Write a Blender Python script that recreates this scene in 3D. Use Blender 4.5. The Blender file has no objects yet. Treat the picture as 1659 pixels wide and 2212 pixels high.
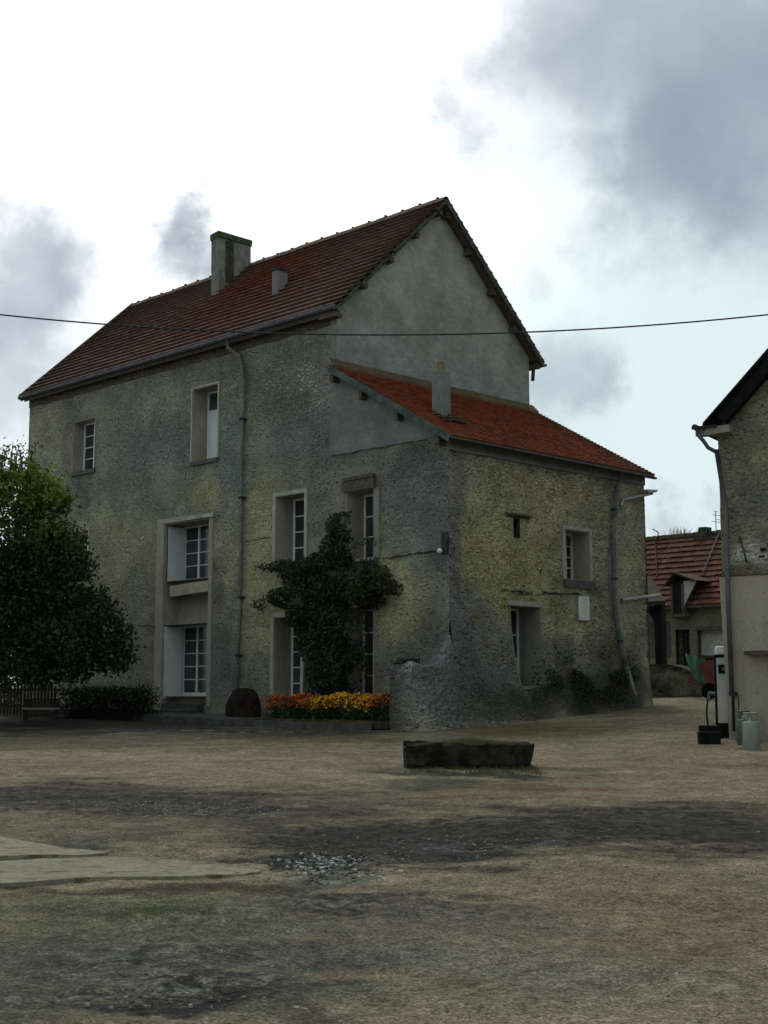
import bpy, math, random
import numpy as np
from mathutils import Vector, Matrix, noise as mn
random.seed(7)
C=bpy.context.scene.collection
# ------------------------------------------------------------------ camera calibration
W,H=1659.0,2212.0; cx,cy=W/2,H/2; YH=1492.0
f=2949.85; pitch=math.atan((YH-cy)/f)
EYE=np.array([0,0,1.6])
Rv=np.array([1,0,0.]); Fv=np.array([0,math.cos(pitch),math.sin(pitch)]); Uv=np.array([0,-math.sin(pitch),math.cos(pitch)])
def ray(x,y): return Fv+Rv*(x-cx)/f-Uv*(y-cy)/f
AX=np.array([.70764137,-.70657179,0]); AY=np.array([.70657179,.70764137,0]); C0=np.array([1.56994941,32.7760993,0])
ROT=math.atan2(AX[1],AX[0])
def onx(x,y,X=0):
    d=ray(x,y); t=(X-(EYE-C0)@AX)/(d@AX); P=EYE+t*d; return ((P-C0)@AY,P[2])
def ony(x,y,Y=0):
    d=ray(x,y); t=(Y-(EYE-C0)@AY)/(d@AY); P=EYE+t*d; return ((P-C0)@AX,P[2])
def L2W(x,y,z=0): return C0+x*AX+y*AY+np.array([0,0,z])
def at(x,y,Y):
    d=ray(x,y); return EYE+d/d[1]*Y
def gz0(X,Y):
    X=np.asarray(X,float); Y=np.asarray(Y,float)
    a=np.clip(Y-8,0,None); b=np.clip(Y-42,0,None)
    z=.0306*(a-b)+.002*b
    z=z+np.clip((Y-22)/16,0,1)*np.clip(.045*(X-1.5),-.16,.34)
    return z
# numpy value noise
def vnoise(x,y,s=0):
    xi=np.floor(x).astype(np.int64); yi=np.floor(y).astype(np.int64); xf=x-xi; yf=y-yi
    def h(a,b):
        n=(a*374761393+b*668265263+s*982451653)&0x7fffffff
        n=((n^(n>>13))*1274126177)&0x7fffffff
        return ((n^(n>>16))&0xffff)/65535.0
    u=xf*xf*(3-2*xf); v=yf*yf*(3-2*yf)
    return (h(xi,yi)*(1-u)+h(xi+1,yi)*u)*(1-v)+(h(xi,yi+1)*(1-u)+h(xi+1,yi+1)*u)*v
def fbm(x,y,s=0,o=4):
    r=0;a=.5
    for i in range(o):
        r=r+a*(vnoise(x*2**i+i*17.3,y*2**i+i*9.1,s+i)-.5); a*=.55
    return r
def gz(X,Y):
    X=np.asarray(X,float); Y=np.asarray(Y,float)
    return gz0(X,Y)+.07*fbm(X*.5,Y*.5,3,3)*np.clip((33-Y)/6,0.25,1)
def gzd(X,Y):
    X=np.asarray(X,float); Y=np.asarray(Y,float)
    return gz(X,Y)+np.clip((50-Y)/20,0,1)*(.06*fbm(X*1.6,Y*1.6,11,4)+.03*fbm(X*6,Y*6,21,4))
def ground_at(px,py):
    d=ray(px,py); Y=20.
    lo,hi=2.,80.
    for _ in range(60):
        m=(lo+hi)/2; P=EYE+d/d[1]*m
        if P[2]>float(gz0(P[0],P[1])): lo=m
        else: hi=m
    P=EYE+d/d[1]*lo; return P
# ------------------------------------------------------------------ node helpers
class NT:
    def __init__(s,m,clear=True):
        m.use_nodes=True; s.t=m.node_tree
        if clear: s.t.nodes.clear()
    def n(s,typ,ins=None,out=0,**kw):
        nd=s.t.nodes.new('ShaderNode'+typ)
        for k,v in kw.items(): setattr(nd,k,v)
        for k,v in (ins or {}).items():
            i=nd.inputs[k]
            if isinstance(v,bpy.types.NodeSocket): s.t.links.new(v,i)
            else: i.default_value=v
        return nd.outputs[out] if len(nd.outputs) else nd
    def mix(s,fac,a,b,blend='MIX'):
        def c(v): return v if isinstance(v,bpy.types.NodeSocket) else (tuple(v)+(1,) if len(v)==3 else v)
        return s.n('Mix',{0:fac,6:c(a),7:c(b)},2,data_type='RGBA',blend_type=blend)
    def m(s,op,a,b=0.,c=0.,clamp=False): return s.n('Math',{0:a,1:b,2:c},operation=op,use_clamp=clamp)
    def step(s,v,a,b): return s.n('MapRange',{0:v,1:a,2:b,3:0.,4:1.},interpolation_type='SMOOTHSTEP')
    def obj(s,scale=(1,1,1)):
        t=s.n('TexCoord',out=3); return s.n('Mapping',{'Vector':t,'Scale':scale})
    def noise(s,vec,scale,detail=4,rough=.6,dist=0,out=0): return s.n('TexNoise',{'Vector':vec,'Scale':scale,'Detail':detail,'Roughness':rough,'Distortion':dist},out)
    def bsdf(s,col,rough=.8,bump=None,bs=.5,bd=.02,metal=0.,spec=.5,extra=None):
        ins={'Roughness':rough,'Metallic':metal,'Specular IOR Level':spec}
        ins['Base Color']=col if isinstance(col,bpy.types.NodeSocket) else tuple(col)+(1,)
        if bump is not None: ins['Normal']=s.n('Bump',{'Height':bump,'Strength':bs,'Distance':bd})
        ins.update(extra or {})
        b=s.n('BsdfPrincipled',ins)
        s.n('OutputMaterial',{'Surface':b}); return b
def gray(v): return (v,v,v)
def mat_simple(name,col,rough=.7,var=.25,scale=6,metal=0.,stain=None,bd=.004,spec=.5,paint=False):
    m=bpy.data.materials.new(name); t=NT(m); v=t.obj()
    n1=t.noise(v,scale,5,.65); n2=t.noise(v,scale*7,3,.6)
    base=t.n('Attribute',{},0,attribute_name='paint') if paint else None
    c=t.mix(t.step(n1,.35,.7), tuple(x*(1-var) for x in col), tuple(min(1,x*(1+var)) for x in col))
    if base is not None:
        k=t.mix(t.step(n1,.3,.75),gray(1-var),gray(1+var)); c=t.mix(1.,base,k,'MULTIPLY')
    if stain: c=t.mix(t.m('MULTIPLY',t.step(t.noise(t.obj((1,1,.25)),scale*.6,5,.7),.5,.68),.7),c,stain)
    t.bsdf(c,rough,t.m('ADD',n1,n2),.5,bd,metal,spec); return m
def mat_wall(name,bump=.03,pit=.6,stretch=2.2,fine=9.,pitcol=(.03,.033,.03),course=0.,stones=0.):
    m=bpy.data.materials.new(name); t=NT(m); base=t.n('Attribute',{},0,attribute_name='paint'); fl=t.n('Attribute',{},3,attribute_name='paint')
    v=t.obj((1,1,stretch)); v1=t.obj((1,1,1))
    g=t.noise(v,fine,5,.8,.2); g2=t.noise(v,fine*2.6,3,.7); big=t.noise(v1,.9,5,.62); med=t.noise(t.obj((1,1,1.7)),3.,5,.7,.3)
    c=t.mix(1.,base,t.mix(t.step(big,.3,.72),gray(.78),gray(1.2)),'MULTIPLY')
    c=t.mix(1.,c,t.mix(t.step(g,.36,.64),gray(1-.34*pit),gray(1+.36*pit)),'MULTIPLY')
    c=t.mix(1.,c,t.mix(t.step(g2,.36,.64),gray(1-.3*pit),gray(1+.36*pit)),'MULTIPLY')
    c=t.mix(1.,c,t.mix(t.step(med,.3,.7),(.82,.84,.88),(1.18,1.17,1.1)),'MULTIPLY')
    vd=t.n('VectorMath',{0:v,1:t.n('VectorMath',{0:t.n('TexNoise',{'Vector':v,'Scale':4.,'Detail':4.},1),'Scale':.22},operation='SCALE')},operation='ADD')
    vc=t.n('TexVoronoi',{'Vector':vd,'Scale':fine*.42,'Randomness':.9},1); ve=t.n('TexVoronoi',{'Vector':vd,'Scale':fine*.42,'Randomness':.9},0,feature='DISTANCE_TO_EDGE')
    cell=t.n('SeparateColor',{0:vc}); zone=t.m('MULTIPLY',t.step(t.noise(v1,.75,5,.6,.4),.36,.56),stones)
    c=t.mix(zone,c,t.mix(1.,c,t.mix(cell,gray(.8),gray(1.3)),'MULTIPLY')); jt=t.m('MULTIPLY',t.step(ve,.1,.02),zone); c=t.mix(t.m('MULTIPLY',jt,.3),c,pitcol)
    dash=t.noise(t.obj((1,1,2.6)),9.,4,.75,.4)
    pits=t.m('MULTIPLY',t.step(dash,.555,.61),t.step(med,.42,.52))
    c=t.mix(t.m('MULTIPLY',pits,min(1,pit*1.1)),c,pitcol)
    vs=t.noise(t.obj((1.2,1.2,3.)),6.5,4,.7,1.)
    fk=t.m('MULTIPLY',t.step(t.m('ADD',vs,t.m('MULTIPLY',fl,.2)),.72,.75),t.step(fl,.02,.2))
    h=t.m('ADD',t.m('ADD',t.m('MULTIPLY',g,1.1),t.m('MULTIPLY',g2,.5)),t.m('MULTIPLY',pits,-.8)); h=t.m('SUBTRACT',h,t.m('MULTIPLY',jt,.5))
    if course>0:
        w=t.n('VectorMath',{0:t.n('TexCoord',out=3),1:t.n('VectorMath',{0:t.n('TexNoise',{'Vector':t.obj(),'Scale':1.7,'Detail':5.},1),'Scale':.2},operation='SCALE')},operation='ADD')
        sep=t.n('SeparateXYZ',{0:w}).node
        u=t.m('ADD',sep.outputs[0],sep.outputs[1]); cv=t.n('CombineXYZ',{0:u,1:sep.outputs[2],2:0.})
        br=t.n('TexBrick',{'Vector':cv,'Scale':1.,'Mortar Size':.014,'Mortar Smooth':.8,'Brick Width':.5,'Row Height':.17},1)
        k=t.m('MULTIPLY',t.m('MULTIPLY',br,t.step(t.noise(v1,.8,3,.5),.42,.62)),t.step(med,.38,.6))
        c=t.mix(t.m('MULTIPLY',k,course),c,(.05,.05,.04)); h=t.m('SUBTRACT',h,t.m('MULTIPLY',k,course*.6))
    c=t.mix(fk,c,(.62,.66,.62))
    t.bsdf(c,.95,h,1.,bump,0,.12); return m
M={}
M['rough']=mat_wall('roughcast',.038,.75,2.2,15.,course=.45,stones=.55)
M['side']=mat_wall('rubble_wall',.04,.8,2.0,14.,course=.4,stones=.8)
M['smooth']=mat_wall('cement_render',.005,.07,.35,5.)
M['shed']=mat_wall('barn_plaster',.03,.55,1.8,9.,course=.5,stones=.5)
M['reveal2']=mat_simple('grey_plaster',(.2,.2,.17),.95,.12,2.,stain=(.14,.14,.12),bd=.01)
M['reveal']=mat_simple('lime_plaster',(.3,.275,.225),.9,.12,2.,stain=(.17,.165,.13))
M['surround']=mat_simple('pale_plaster',(.34,.335,.3),.9,.15,3.,stain=(.16,.16,.14))
M['white']=mat_simple('white_paint',(.62,.64,.66),.5,.08,3.,stain=(.4,.42,.42))
M['shutterw']=mat_simple('shutter_paint',(.6,.66,.7),.55,.07,2.)
M['frame']=mat_simple('frame_paint',(.72,.76,.76),.5,.1,5.)
M['wood']=mat_simple('old_wood',(.07,.058,.045),.85,.4,8.)
M['woodlight']=mat_simple('pale_beam',(.36,.34,.26),.85,.2,5.,stain=(.2,.18,.12))
M['verge']=mat_simple('verge_board',(.06,.064,.052),.95,.5,5.,stain=(.03,.035,.02),spec=.15)
M['green']=mat_simple('teal_paint',(.085,.13,.13),.6,.3,4.,stain=(.2,.2,.18))
M['vergeg']=mat_simple('green_verge_paint',(.075,.1,.095),.8,.4,3.,stain=(.05,.05,.04),spec=.15)
M['zinc']=mat_simple('zinc_gutter',(.075,.082,.1),.5,.25,4.,metal=.3)
M['darkzinc']=mat_simple('dark_iron',(.028,.03,.036),.8,.3,5.,spec=.15)
M['sill']=mat_simple('dark_sill',(.07,.075,.075),.85,.3,5.)
M['stone']=mat_simple('dark_stone',(.045,.045,.04),.95,.5,5.,stain=(.06,.07,.03),bd=.03,spec=.2)
M['troughm']=mat_simple('mossy_trough_stone',(.024,.023,.02),.98,.6,5.,stain=(.02,.027,.012),bd=.05,spec=.1)
M['kerb']=mat_simple('kerb_stone',(.045,.045,.042),.9,.4,4.,bd=.02)
M['conc']=mat_simple('yard_concrete',(.175,.165,.12),.9,.2,2.5,stain=(.12,.115,.08),bd=.02)
M['chim']=mat_simple('chimney_render',(.15,.155,.145),.95,.3,3.,stain=(.045,.05,.05),bd=.02)
M['chimg']=mat_simple('chimney_cement',(.165,.175,.175),.95,.15,3.,stain=(.13,.14,.13),bd=.01)
M['moss']=mat_simple('moss',(.045,.07,.025),1.,.5,9.,bd=.03)
M['pot']=mat_simple('clay_pot',(.2,.14,.075),.8,.2,9.)
M['black']=mat_simple('black_paint',(.006,.006,.0075),.8,.4,8.,spec=.12)
M['bottle']=mat_simple('grey_cylinder_paint',(.2,.23,.21),.42,.1,5.,stain=(.15,.13,.1))
M['bottleg']=mat_simple('green_cylinder_paint',(.055,.085,.05),.5,.2,5.,stain=(.1,.07,.04))
M['red']=mat_simple('red_machine_paint',(.2,.03,.03),.5,.3,4.,stain=(.07,.03,.02))
M['tarp']=mat_simple('green_tarpaulin',(.05,.2,.12),.5,.3,3.,bd=.03)
M['pumpm']=mat_simple('pump_enamel',(.5,.5,.5),.4,.1,3.)
M['pumpl']=mat_simple('pump_panel',(.33,.45,.44),.4,.1,3.)
def mat_cream():
    m=bpy.data.materials.new('cream_render'); t=NT(m); v=t.obj(); z=t.n('SeparateXYZ',{0:v}).node.outputs[2]
    n=t.noise(v,.9,6,.65); f=t.noise(v,16,5,.7); dr=t.noise(t.obj((3.5,3.5,.22)),2.2,5,.65)
    c=t.mix(t.step(n,.3,.7),(.27,.245,.195),(.35,.318,.255)); c=t.mix(t.m('MULTIPLY',t.step(dr,.5,.66),.5),c,(.19,.17,.13))
    sp=t.step(t.m('ADD',z,t.m('MULTIPLY',t.m('SUBTRACT',n,.5),2.2)),.75,.0); c=t.mix(t.m('MULTIPLY',sp,.6),c,(.13,.12,.09))
    ch=t.m('MULTIPLY',t.step(t.noise(v,3.2,6,.75,.6),.62,.65),.7); c=t.mix(ch,c,(.2,.185,.15))
    c=t.mix(1.,c,t.mix(t.step(f,.3,.7),gray(.88),gray(1.08)),'MULTIPLY')
    t.bsdf(c,.95,t.m('SUBTRACT',f,ch),.8,.012,0,.15); return m
M['cream']=mat_cream()
M['steel']=mat_simple('galvanised_steel',(.24,.25,.25),.6,.15,5.,metal=.6)
def mat_conc():
    m=bpy.data.materials.new('yard_concrete'); t=NT(m); v=t.obj(); n=t.noise(v,1.6,7,.7,.5); n2=t.noise(v,14,5,.7); w=t.noise(t.obj((1,2.2,1)),3.,6,.7)
    c=t.mix(t.step(n,.35,.65),(.185,.17,.125),(.225,.208,.155)); c=t.mix(t.step(w,.54,.62),c,(.1,.088,.06)); c=t.mix(1.,c,t.mix(t.step(n2,.35,.65),gray(.8),gray(1.15)),'MULTIPLY')
    t.bsdf(c,.92,t.m('ADD',n,n2),.8,.02,0,.15); return m
M['conc']=mat_conc()
M['bark']=mat_simple('bark',(.05,.04,.03),.95,.4,7.,bd=.03)
M['paintmat']=mat_simple('painted_surface',(1,1,1),.95,.25,9.,paint=True,bd=.01,spec=.2)
M['tile']=mat_simple('clay_tile',(1,1,1),.9,.22,5.,paint=True,bd=.008,spec=.08)
M['earth']=mat_simple('dark_earth',(.07,.055,.035),1.,.4,3.,bd=.06,spec=.1)
def mat_leaf(name,tr=.25):
    m=bpy.data.materials.new(name); t=NT(m); c=t.n('Attribute',{},0,attribute_name='paint')
    a=t.n('BsdfPrincipled',{'Base Color':c,'Roughness':.6,'Specular IOR Level':.25}); b=t.n('BsdfTranslucent',{'Color':c})
    t.n('OutputMaterial',{'Surface':t.n('MixShader',{0:tr,1:a,2:b})}); return m
M['leaf']=mat_leaf('leaf'); M['petal']=mat_leaf('petal',.3)
def mat_glass():
    m=bpy.data.materials.new('window_glass'); t=NT(m); v=t.obj((1,1,1))
    n=t.noise(v,1.3,3,.5); c=t.mix(t.step(n,.35,.7),(.012,.016,.02),(.05,.062,.075))
    fold=t.n('TexWave',{'Vector':v,'Scale':9.,'Distortion':2.,'Detail':2.},1); c=t.mix(t.m('MULTIPLY',fold,.35),c,(.07,.085,.1))
    t.bsdf(c,.12,t.noise(v,2.,2,.5),.15,.01,0,.5); return m
M['glass']=mat_glass()
M['voidm']=mat_simple('dark_interior',(.006,.006,.007),1.,.2,3.)
# ------------------------------------------------------------------ mesh helpers
class MB:
    def __init__(s): s.v=[];s.f=[];s.c=[];s.sm=[]
    def face(s,pts,col=None,smooth=False):
        i=len(s.v); s.v.extend([tuple(map(float,p)) for p in pts]); s.f.append(tuple(range(i,i+len(pts)))); s.c.append(col); s.sm.append(smooth)
    def box(s,x0,x1,y0,y1,z0,z1,col=None,fn=None,j=0.):
        x0,x1=sorted((x0,x1));y0,y1=sorted((y0,y1));z0,z1=sorted((z0,z1))
        P=[(x,y,z) for z in (z0,z1) for x,y in ((x0,y0),(x1,y0),(x1,y1),(x0,y1))]
        if j: P=[tuple(a+random.uniform(-j,j) for a in p) for p in P]
        if fn: P=[fn(*p) for p in P]
        i=len(s.v); s.v.extend(P)
        for q in ((0,3,2,1),(4,5,6,7),(0,1,5,4),(1,2,6,5),(2,3,7,6),(3,0,4,7)):
            s.f.append(tuple(i+k for k in q)); s.c.append(col); s.sm.append(False)
        return s
    def bar(s,a,b,w,h,col=None,up=(0,0,1)):
        a=Vector(a);b=Vector(b);d=(b-a).normalized();u=Vector(up); sd=d.cross(u)
        if sd.length<1e-4: sd=d.cross(Vector((1,0,0)))
        sd.normalize(); u=sd.cross(d).normalized()
        P=[p+sd*(sx*w/2)+u*(sz*h/2) for p in (a,b) for sx,sz in ((-1,-1),(1,-1),(1,1),(-1,1))]
        i=len(s.v); s.v.extend([tuple(p) for p in P])
        for q in ((0,1,2,3),(7,6,5,4),(0,4,5,1),(1,5,6,2),(2,6,7,3),(3,7,4,0)):
            s.f.append(tuple(i+k for k in q)); s.c.append(col); s.sm.append(False)
        return s
    def tube(s,pts,r,n=10,col=None,cap=True):
        pts=[Vector(p) for p in pts]; rs=r if isinstance(r,(list,tuple)) else [r]*len(pts)
        rings=[]; ref=Vector((.3,.2,.93))
        for k,p in enumerate(pts):
            d=(pts[min(k+1,len(pts)-1)]-pts[max(k-1,0)]).normalized()
            a=d.cross(ref)
            if a.length<.05: a=d.cross(Vector((1,0,0)))
            a.normalize(); b=d.cross(a).normalized(); i=len(s.v)
            for q in range(n):
                t=2*math.pi*q/n; s.v.append(tuple(p+(a*math.cos(t)+b*math.sin(t))*rs[k]))
            rings.append(i)
        for k in range(len(rings)-1):
            for q in range(n):
                s.f.append((rings[k]+q,rings[k]+(q+1)%n,rings[k+1]+(q+1)%n,rings[k+1]+q)); s.c.append(col); s.sm.append(True)
        if cap:
            for rr in (rings[0],rings[-1]): s.f.append(tuple(range(rr,rr+n))); s.c.append(col); s.sm.append(False)
        return s
    def lathe(s,prof,cxy=(0,0),n=24,col=None):
        rings=[]
        for r,z in prof:
            i=len(s.v)
            for q in range(n):
                t=2*math.pi*q/n; s.v.append((cxy[0]+r*math.cos(t),cxy[1]+r*math.sin(t),z))
            rings.append(i)
        for k in range(len(rings)-1):
            for q in range(n): s.f.append((rings[k]+q,rings[k]+(q+1)%n,rings[k+1]+(q+1)%n,rings[k+1]+q)); s.c.append(col); s.sm.append(True)
        s.f.append(tuple(range(rings[-1],rings[-1]+n)));s.c.append(col);s.sm.append(False)
        return s
    def prism(s,poly,ax,a0,a1,col=None):
        def P(p,a): return (a,p[0],p[1]) if ax=='x' else ((p[0],a,p[1]) if ax=='y' else (p[0],p[1],a))
        n=len(poly); s.face([P(p,a0) for p in poly],col); s.face([P(p,a1) for p in reversed(poly)],col)
        for k in range(n): s.face([P(poly[k],a0),P(poly[k],a1),P(poly[(k+1)%n],a1),P(poly[(k+1)%n],a0)],col)
        return s
    def build(s,name,mat,parent=None,loc=None,bevel=0.):
        me=bpy.data.meshes.new(name); me.from_pydata(s.v,[],s.f)
        if any(c is not None for c in s.c):
            a=me.color_attributes.new('paint','FLOAT_COLOR','CORNER'); L=[]
            for fc,c in zip(s.f,s.c):
                c=c or (.1,.1,.1); c=tuple(c)+(0,) if len(c)==3 else c
                L.extend(list(c)*len(fc))
            a.data.foreach_set('color',L)
        me.polygons.foreach_set('use_smooth',s.sm); me.update()
        o=bpy.data.objects.new(name,me); C.objects.link(o); me.materials.append(mat)
        if parent: o.parent=parent
        if loc is not None: o.location=tuple(map(float,loc))
        if bevel:
            b=o.modifiers.new('bevel','BEVEL'); b.width=bevel; b.segments=2; b.limit_method='ANGLE'
        return o
def fixn(o):
    import bmesh
    b=bmesh.new(); b.from_mesh(o.data); bmesh.ops.recalc_face_normals(b,faces=b.faces); b.to_mesh(o.data); b.free(); return o
def tag(o,label=None,cat=None,group=None,kind=None):
    if label: o['label']=label
    if cat: o['category']=cat
    if group: o['group']=group
    if kind: o['kind']=kind
    return o
def thing(name,loc,rz,label,cat,group=None):
    o=bpy.data.objects.new(name,None); C.objects.link(o); o.location=tuple(map(float,loc)); o.rotation_euler=(0,0,rz); o.empty_display_size=.3
    return tag(o,label,cat,group)
# ------------------------------------------------------------------ MAIN BUILDING (local: x along facade, y depth, z up)
XA,XB,WG=-4.05,-19.64,8.2; ZE=11.7; APEX=15.66; AY2=4.1
BLD=thing('stone_farmhouse',C0,ROT,'tall weathered stone farmhouse with steep roof, grey cement gable and low red roofed annex','building')
def batter(z): return .72*min(1,max(0,(3.7-z)/3.))**1.9
GREY=(.25,.255,.205); YEL=(.42,.395,.25); VIO=(.2,.203,.212); DK=(.125,.13,.13); PALE=(.36,.34,.27); TEAL=(.21,.25,.235)
def fblob(px,py,rx,ry,col,k=1.,fl=None):
    a,z=ony(px,py); b=ony(px+rx,py)[0]-a; c=z-ony(px,py+ry)[1]; return (a,z,abs(b),abs(c),col,k,fl)
def rblob(px,py,rx,ry,col,k=1.,fl=None):
    a,z=onx(px,py); b=onx(px+rx,py)[0]-a; c=z-onx(px,py+ry)[1]; return (a,z,abs(b),abs(c),col,k,fl)
FB=[fblob(185,1060,10,50,DK,.6),fblob(425,1040,6,50,DK,.7),fblob(470,1030,7,60,DK,.5),fblob(655,1250,8,60,DK,.5),fblob(475,1300,18,30,DK,.6),fblob(345,905,8,40,DK,.5),fblob(535,800,10,60,DK,.5),fblob(90,960,45,90,PALE,.6),fblob(145,940,18,100,VIO,.8),fblob(330,960,70,60,VIO,.9),fblob(260,1040,90,60,VIO,.5),fblob(230,960,60,60,GREY,.5),
 fblob(240,1190,110,90,YEL,.45),fblob(220,1290,60,60,(.2,.17,.11),.5),fblob(445,1050,50,50,YEL,.8),fblob(430,800,90,40,(.19,.19,.15),.6),
 fblob(562,1190,45,170,YEL,1.),fblob(565,1330,42,100,YEL,.8),fblob(492,1180,20,120,YEL,.7),fblob(495,990,22,150,TEAL,.9),fblob(480,1440,40,90,VIO,.95),fblob(500,1370,25,60,GREY,.6),
 fblob(600,840,80,90,(.17,.18,.14),.8),fblob(665,790,42,50,(.2,.21,.17),.6,.8),fblob(630,830,90,90,None,0,.55),fblob(690,860,40,60,None,0,.6),fblob(650,960,60,80,(.12,.135,.145),.8,.35),fblob(400,850,160,50,None,0,.5),fblob(300,890,60,30,None,0,.5),fblob(345,1010,80,70,None,0,.45),
 fblob(620,960,70,60,TEAL,.5),fblob(690,1050,50,50,GREY,.6),fblob(700,970,25,200,VIO,.5),
 fblob(850,1270,90,70,YEL,.95),fblob(870,1330,70,60,YEL,.8),fblob(880,1000,80,60,DK,.9),fblob(760,990,60,30,(.15,.16,.15),.9),fblob(880,1080,80,50,VIO,.8),fblob(900,1150,60,60,TEAL,.6,.12),fblob(920,1220,40,50,VIO,.6),fblob(870,1130,60,60,None,0,.2),
 fblob(850,1440,60,50,(.14,.14,.11),.6),fblob(930,1380,50,90,DK,.6),fblob(950,1100,25,160,(.14,.16,.16),.7)]
RB=[rblob(1000,1000,25,60,(0.273,0.277,0.239),.5),rblob(1040,1010,40,30,(0.376,0.336,0.256),.7),rblob(1100,1130,140,150,YEL,.85),rblob(1080,1230,120,110,(0.444,0.420,0.213),.9),rblob(1200,1080,110,110,(0.427,0.378,0.256),.7),
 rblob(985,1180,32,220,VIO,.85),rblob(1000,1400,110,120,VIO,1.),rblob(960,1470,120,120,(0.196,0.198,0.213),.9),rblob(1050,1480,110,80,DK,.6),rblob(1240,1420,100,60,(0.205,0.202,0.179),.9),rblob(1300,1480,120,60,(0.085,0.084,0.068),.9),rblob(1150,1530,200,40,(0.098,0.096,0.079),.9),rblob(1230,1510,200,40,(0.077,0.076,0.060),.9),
 rblob(1360,1180,30,160,(0.393,0.361,0.265),.7),rblob(1360,1400,40,60,(0.188,0.185,0.137),.7),rblob(1050,1400,22,60,(0.290,0.277,0.188),.5),rblob(1240,1330,110,50,(0.393,0.361,0.239),.7),rblob(1270,1200,35,80,(0.410,0.378,0.282),.6),rblob(1260,1270,45,16,(0.188,0.185,0.171),.9),rblob(1200,1000,220,24,(0.256,0.260,0.205),.8)]
def paintat(B,a,z,base,sd,amp=.5):
    wa=a+amp*float(mn.noise(Vector((a*.7,z*.7,sd))))*1.4+.25*amp*float(mn.noise(Vector((a*3.1,z*3.1,sd)))); wz=z+amp*float(mn.noise(Vector((a*.7,z*.7,sd+9))))*1.4
    c=list(base); fl=0.
    for (ba,bz,ra,rz,col,k,f2) in B:
        d=math.hypot((wa-ba)/ra,(wz-bz)/rz)
        if d<1.35:
            w=min(1,max(0,(1.35-d)/.8)); w=w*w*(3-2*w)
            if col: c=[c[i]*(1-w*k)+col[i]*w*k for i in range(3)]
            if f2: fl=max(fl,w*f2)
    return (c[0],c[1],c[2],fl)
def grid_wall(name,mat,parent,mp,a0,a1,z0,z1,holes,paint,step=.13,amp=.03,mask=None,seed=0,edge=True):
    A={round(a0,4),round(a1,4)};Z={round(z0,4),round(z1,4)}
    for h in holes: A|={round(h[0],4),round(h[1],4)};Z|={round(h[2],4),round(h[3],4)}
    def sub(S):
        S=sorted(S);o=[S[0]]
        for p,q in zip(S,S[1:]):
            n=max(1,int(round((q-p)/step)))
            o+=[p+(q-p)*k/n for k in range(1,n+1)]
        return o
    A=sub(A);Z=sub(Z); vid={};V=[];F=[];cols=[]
    def gv(i,j):
        if (i,j) not in vid:
            a,z=A[i],Z[j]; d=amp*(mn.noise(Vector((a*1.6,z*2.2,seed)))+.7*mn.noise(Vector((a*5,z*6.5,seed+3))))
            for h in holes:
                if h[0]-.02<=a<=h[1]+.02 and h[2]-.02<=z<=h[3]+.02: d*=0
            vid[(i,j)]=len(V); V.append(mp(a,z,d)); cols.append(paint(a,z))
        return vid[(i,j)]
    for i in range(len(A)-1):
        for j in range(len(Z)-1):
            ca,cz=(A[i]+A[i+1])/2,(Z[j]+Z[j+1])/2
            if any(h[0]<ca<h[1] and h[2]<cz<h[3] for h in holes): continue
            if mask and not mask(ca,cz): continue
            F.append((gv(i,j),gv(i+1,j),gv(i+1,j+1),gv(i,j+1)))
    me=bpy.data.meshes.new(name);me.from_pydata(V,[],F)
    at_=me.color_attributes.new('paint','FLOAT_COLOR','POINT'); at_.data.foreach_set('color',[x for c in cols for x in c])
    me.polygons.foreach_set('use_smooth',[True]*len(F)); me.update()
    o=bpy.data.objects.new(name,me);C.objects.link(o);me.materials.append(mat);o.parent=parent;return o
# facade incl. annex front
FH=dict(W1=(-16.75,-15.48,8.76,10.42,.38),W2=(-10.25,-9.07,8.34,10.51,.52),W3=(-11.45,-9.38,1.2,6.58,.66),W4=(-6.40,-5.23,5.0,6.89,.61),W5=(-3.56,-2.58,4.98,6.72,.59),
        W6=(-3.63,-2.58,1.35,3.71,.63),W7=(-6.42,-5.34,1.3,3.56,.60),W8=(-16.86,-15.70,5.27,6.74,.35))
RH=dict(R1=(2.44,2.70,5.46,5.95,.3),R2=(4.55,5.6,4.53,5.84,.53),R3=(2.25,3.41,1.72,3.71,.66))
def fac_top(a):
    if a<XA-.15: return ZE
    return 7.75+(-a)*(10.0-7.75)/4.05
sm_z=lambda a: 8.15-.05*a if a>XA-.15 else 99
def fpaint(a,z):
    return paintat(FB,a,z,GREY,1.)
def fmask(a,z):
    if a>XA-.16: return z<7.95 and z<fac_top(a)
    return z<ZE
grid_wall('facade_wall',M['rough'],BLD,lambda a,z,d:(a,-d,z),XB,0.,.4,ZE,[h[:4] for h in FH.values()],fpaint,.13,.04,fmask,1)
# cement triangle of annex front + corner band of gable
def ftop(name,parent):
    mb=MB(); n=26
    for i in range(n):
        a0=XA-.17+(-XA+.17)*i/n; a1=XA-.17+(-XA+.17)*(i+1)/n
        def z0(a): return min(7.78+.05*mn.noise(Vector((a*2.5,2,0))), fac_top(max(a,XA-.1))-.02)
        b0,b1=min(z0(a0),fac_top(a0)-.02),min(z0(a1),fac_top(a1)-.02)
        t0=fac_top(max(a0,XA-.14)); t1=fac_top(max(a1,XA-.14))
        mb.face([(a0,-.035,b0),(a1,-.035,b1),(a1,-.03,t1),(a0,-.03,t0)],(.155,.172,.168,0))
    mb.box(XA-.17,XA,-.034,.1,fac_top(XA)-.1,ZE-.02,(.165,.185,.185,0))
    return mb.build(name,M['smooth'],parent)
ftop('cement_gable_top',BLD)
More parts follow.
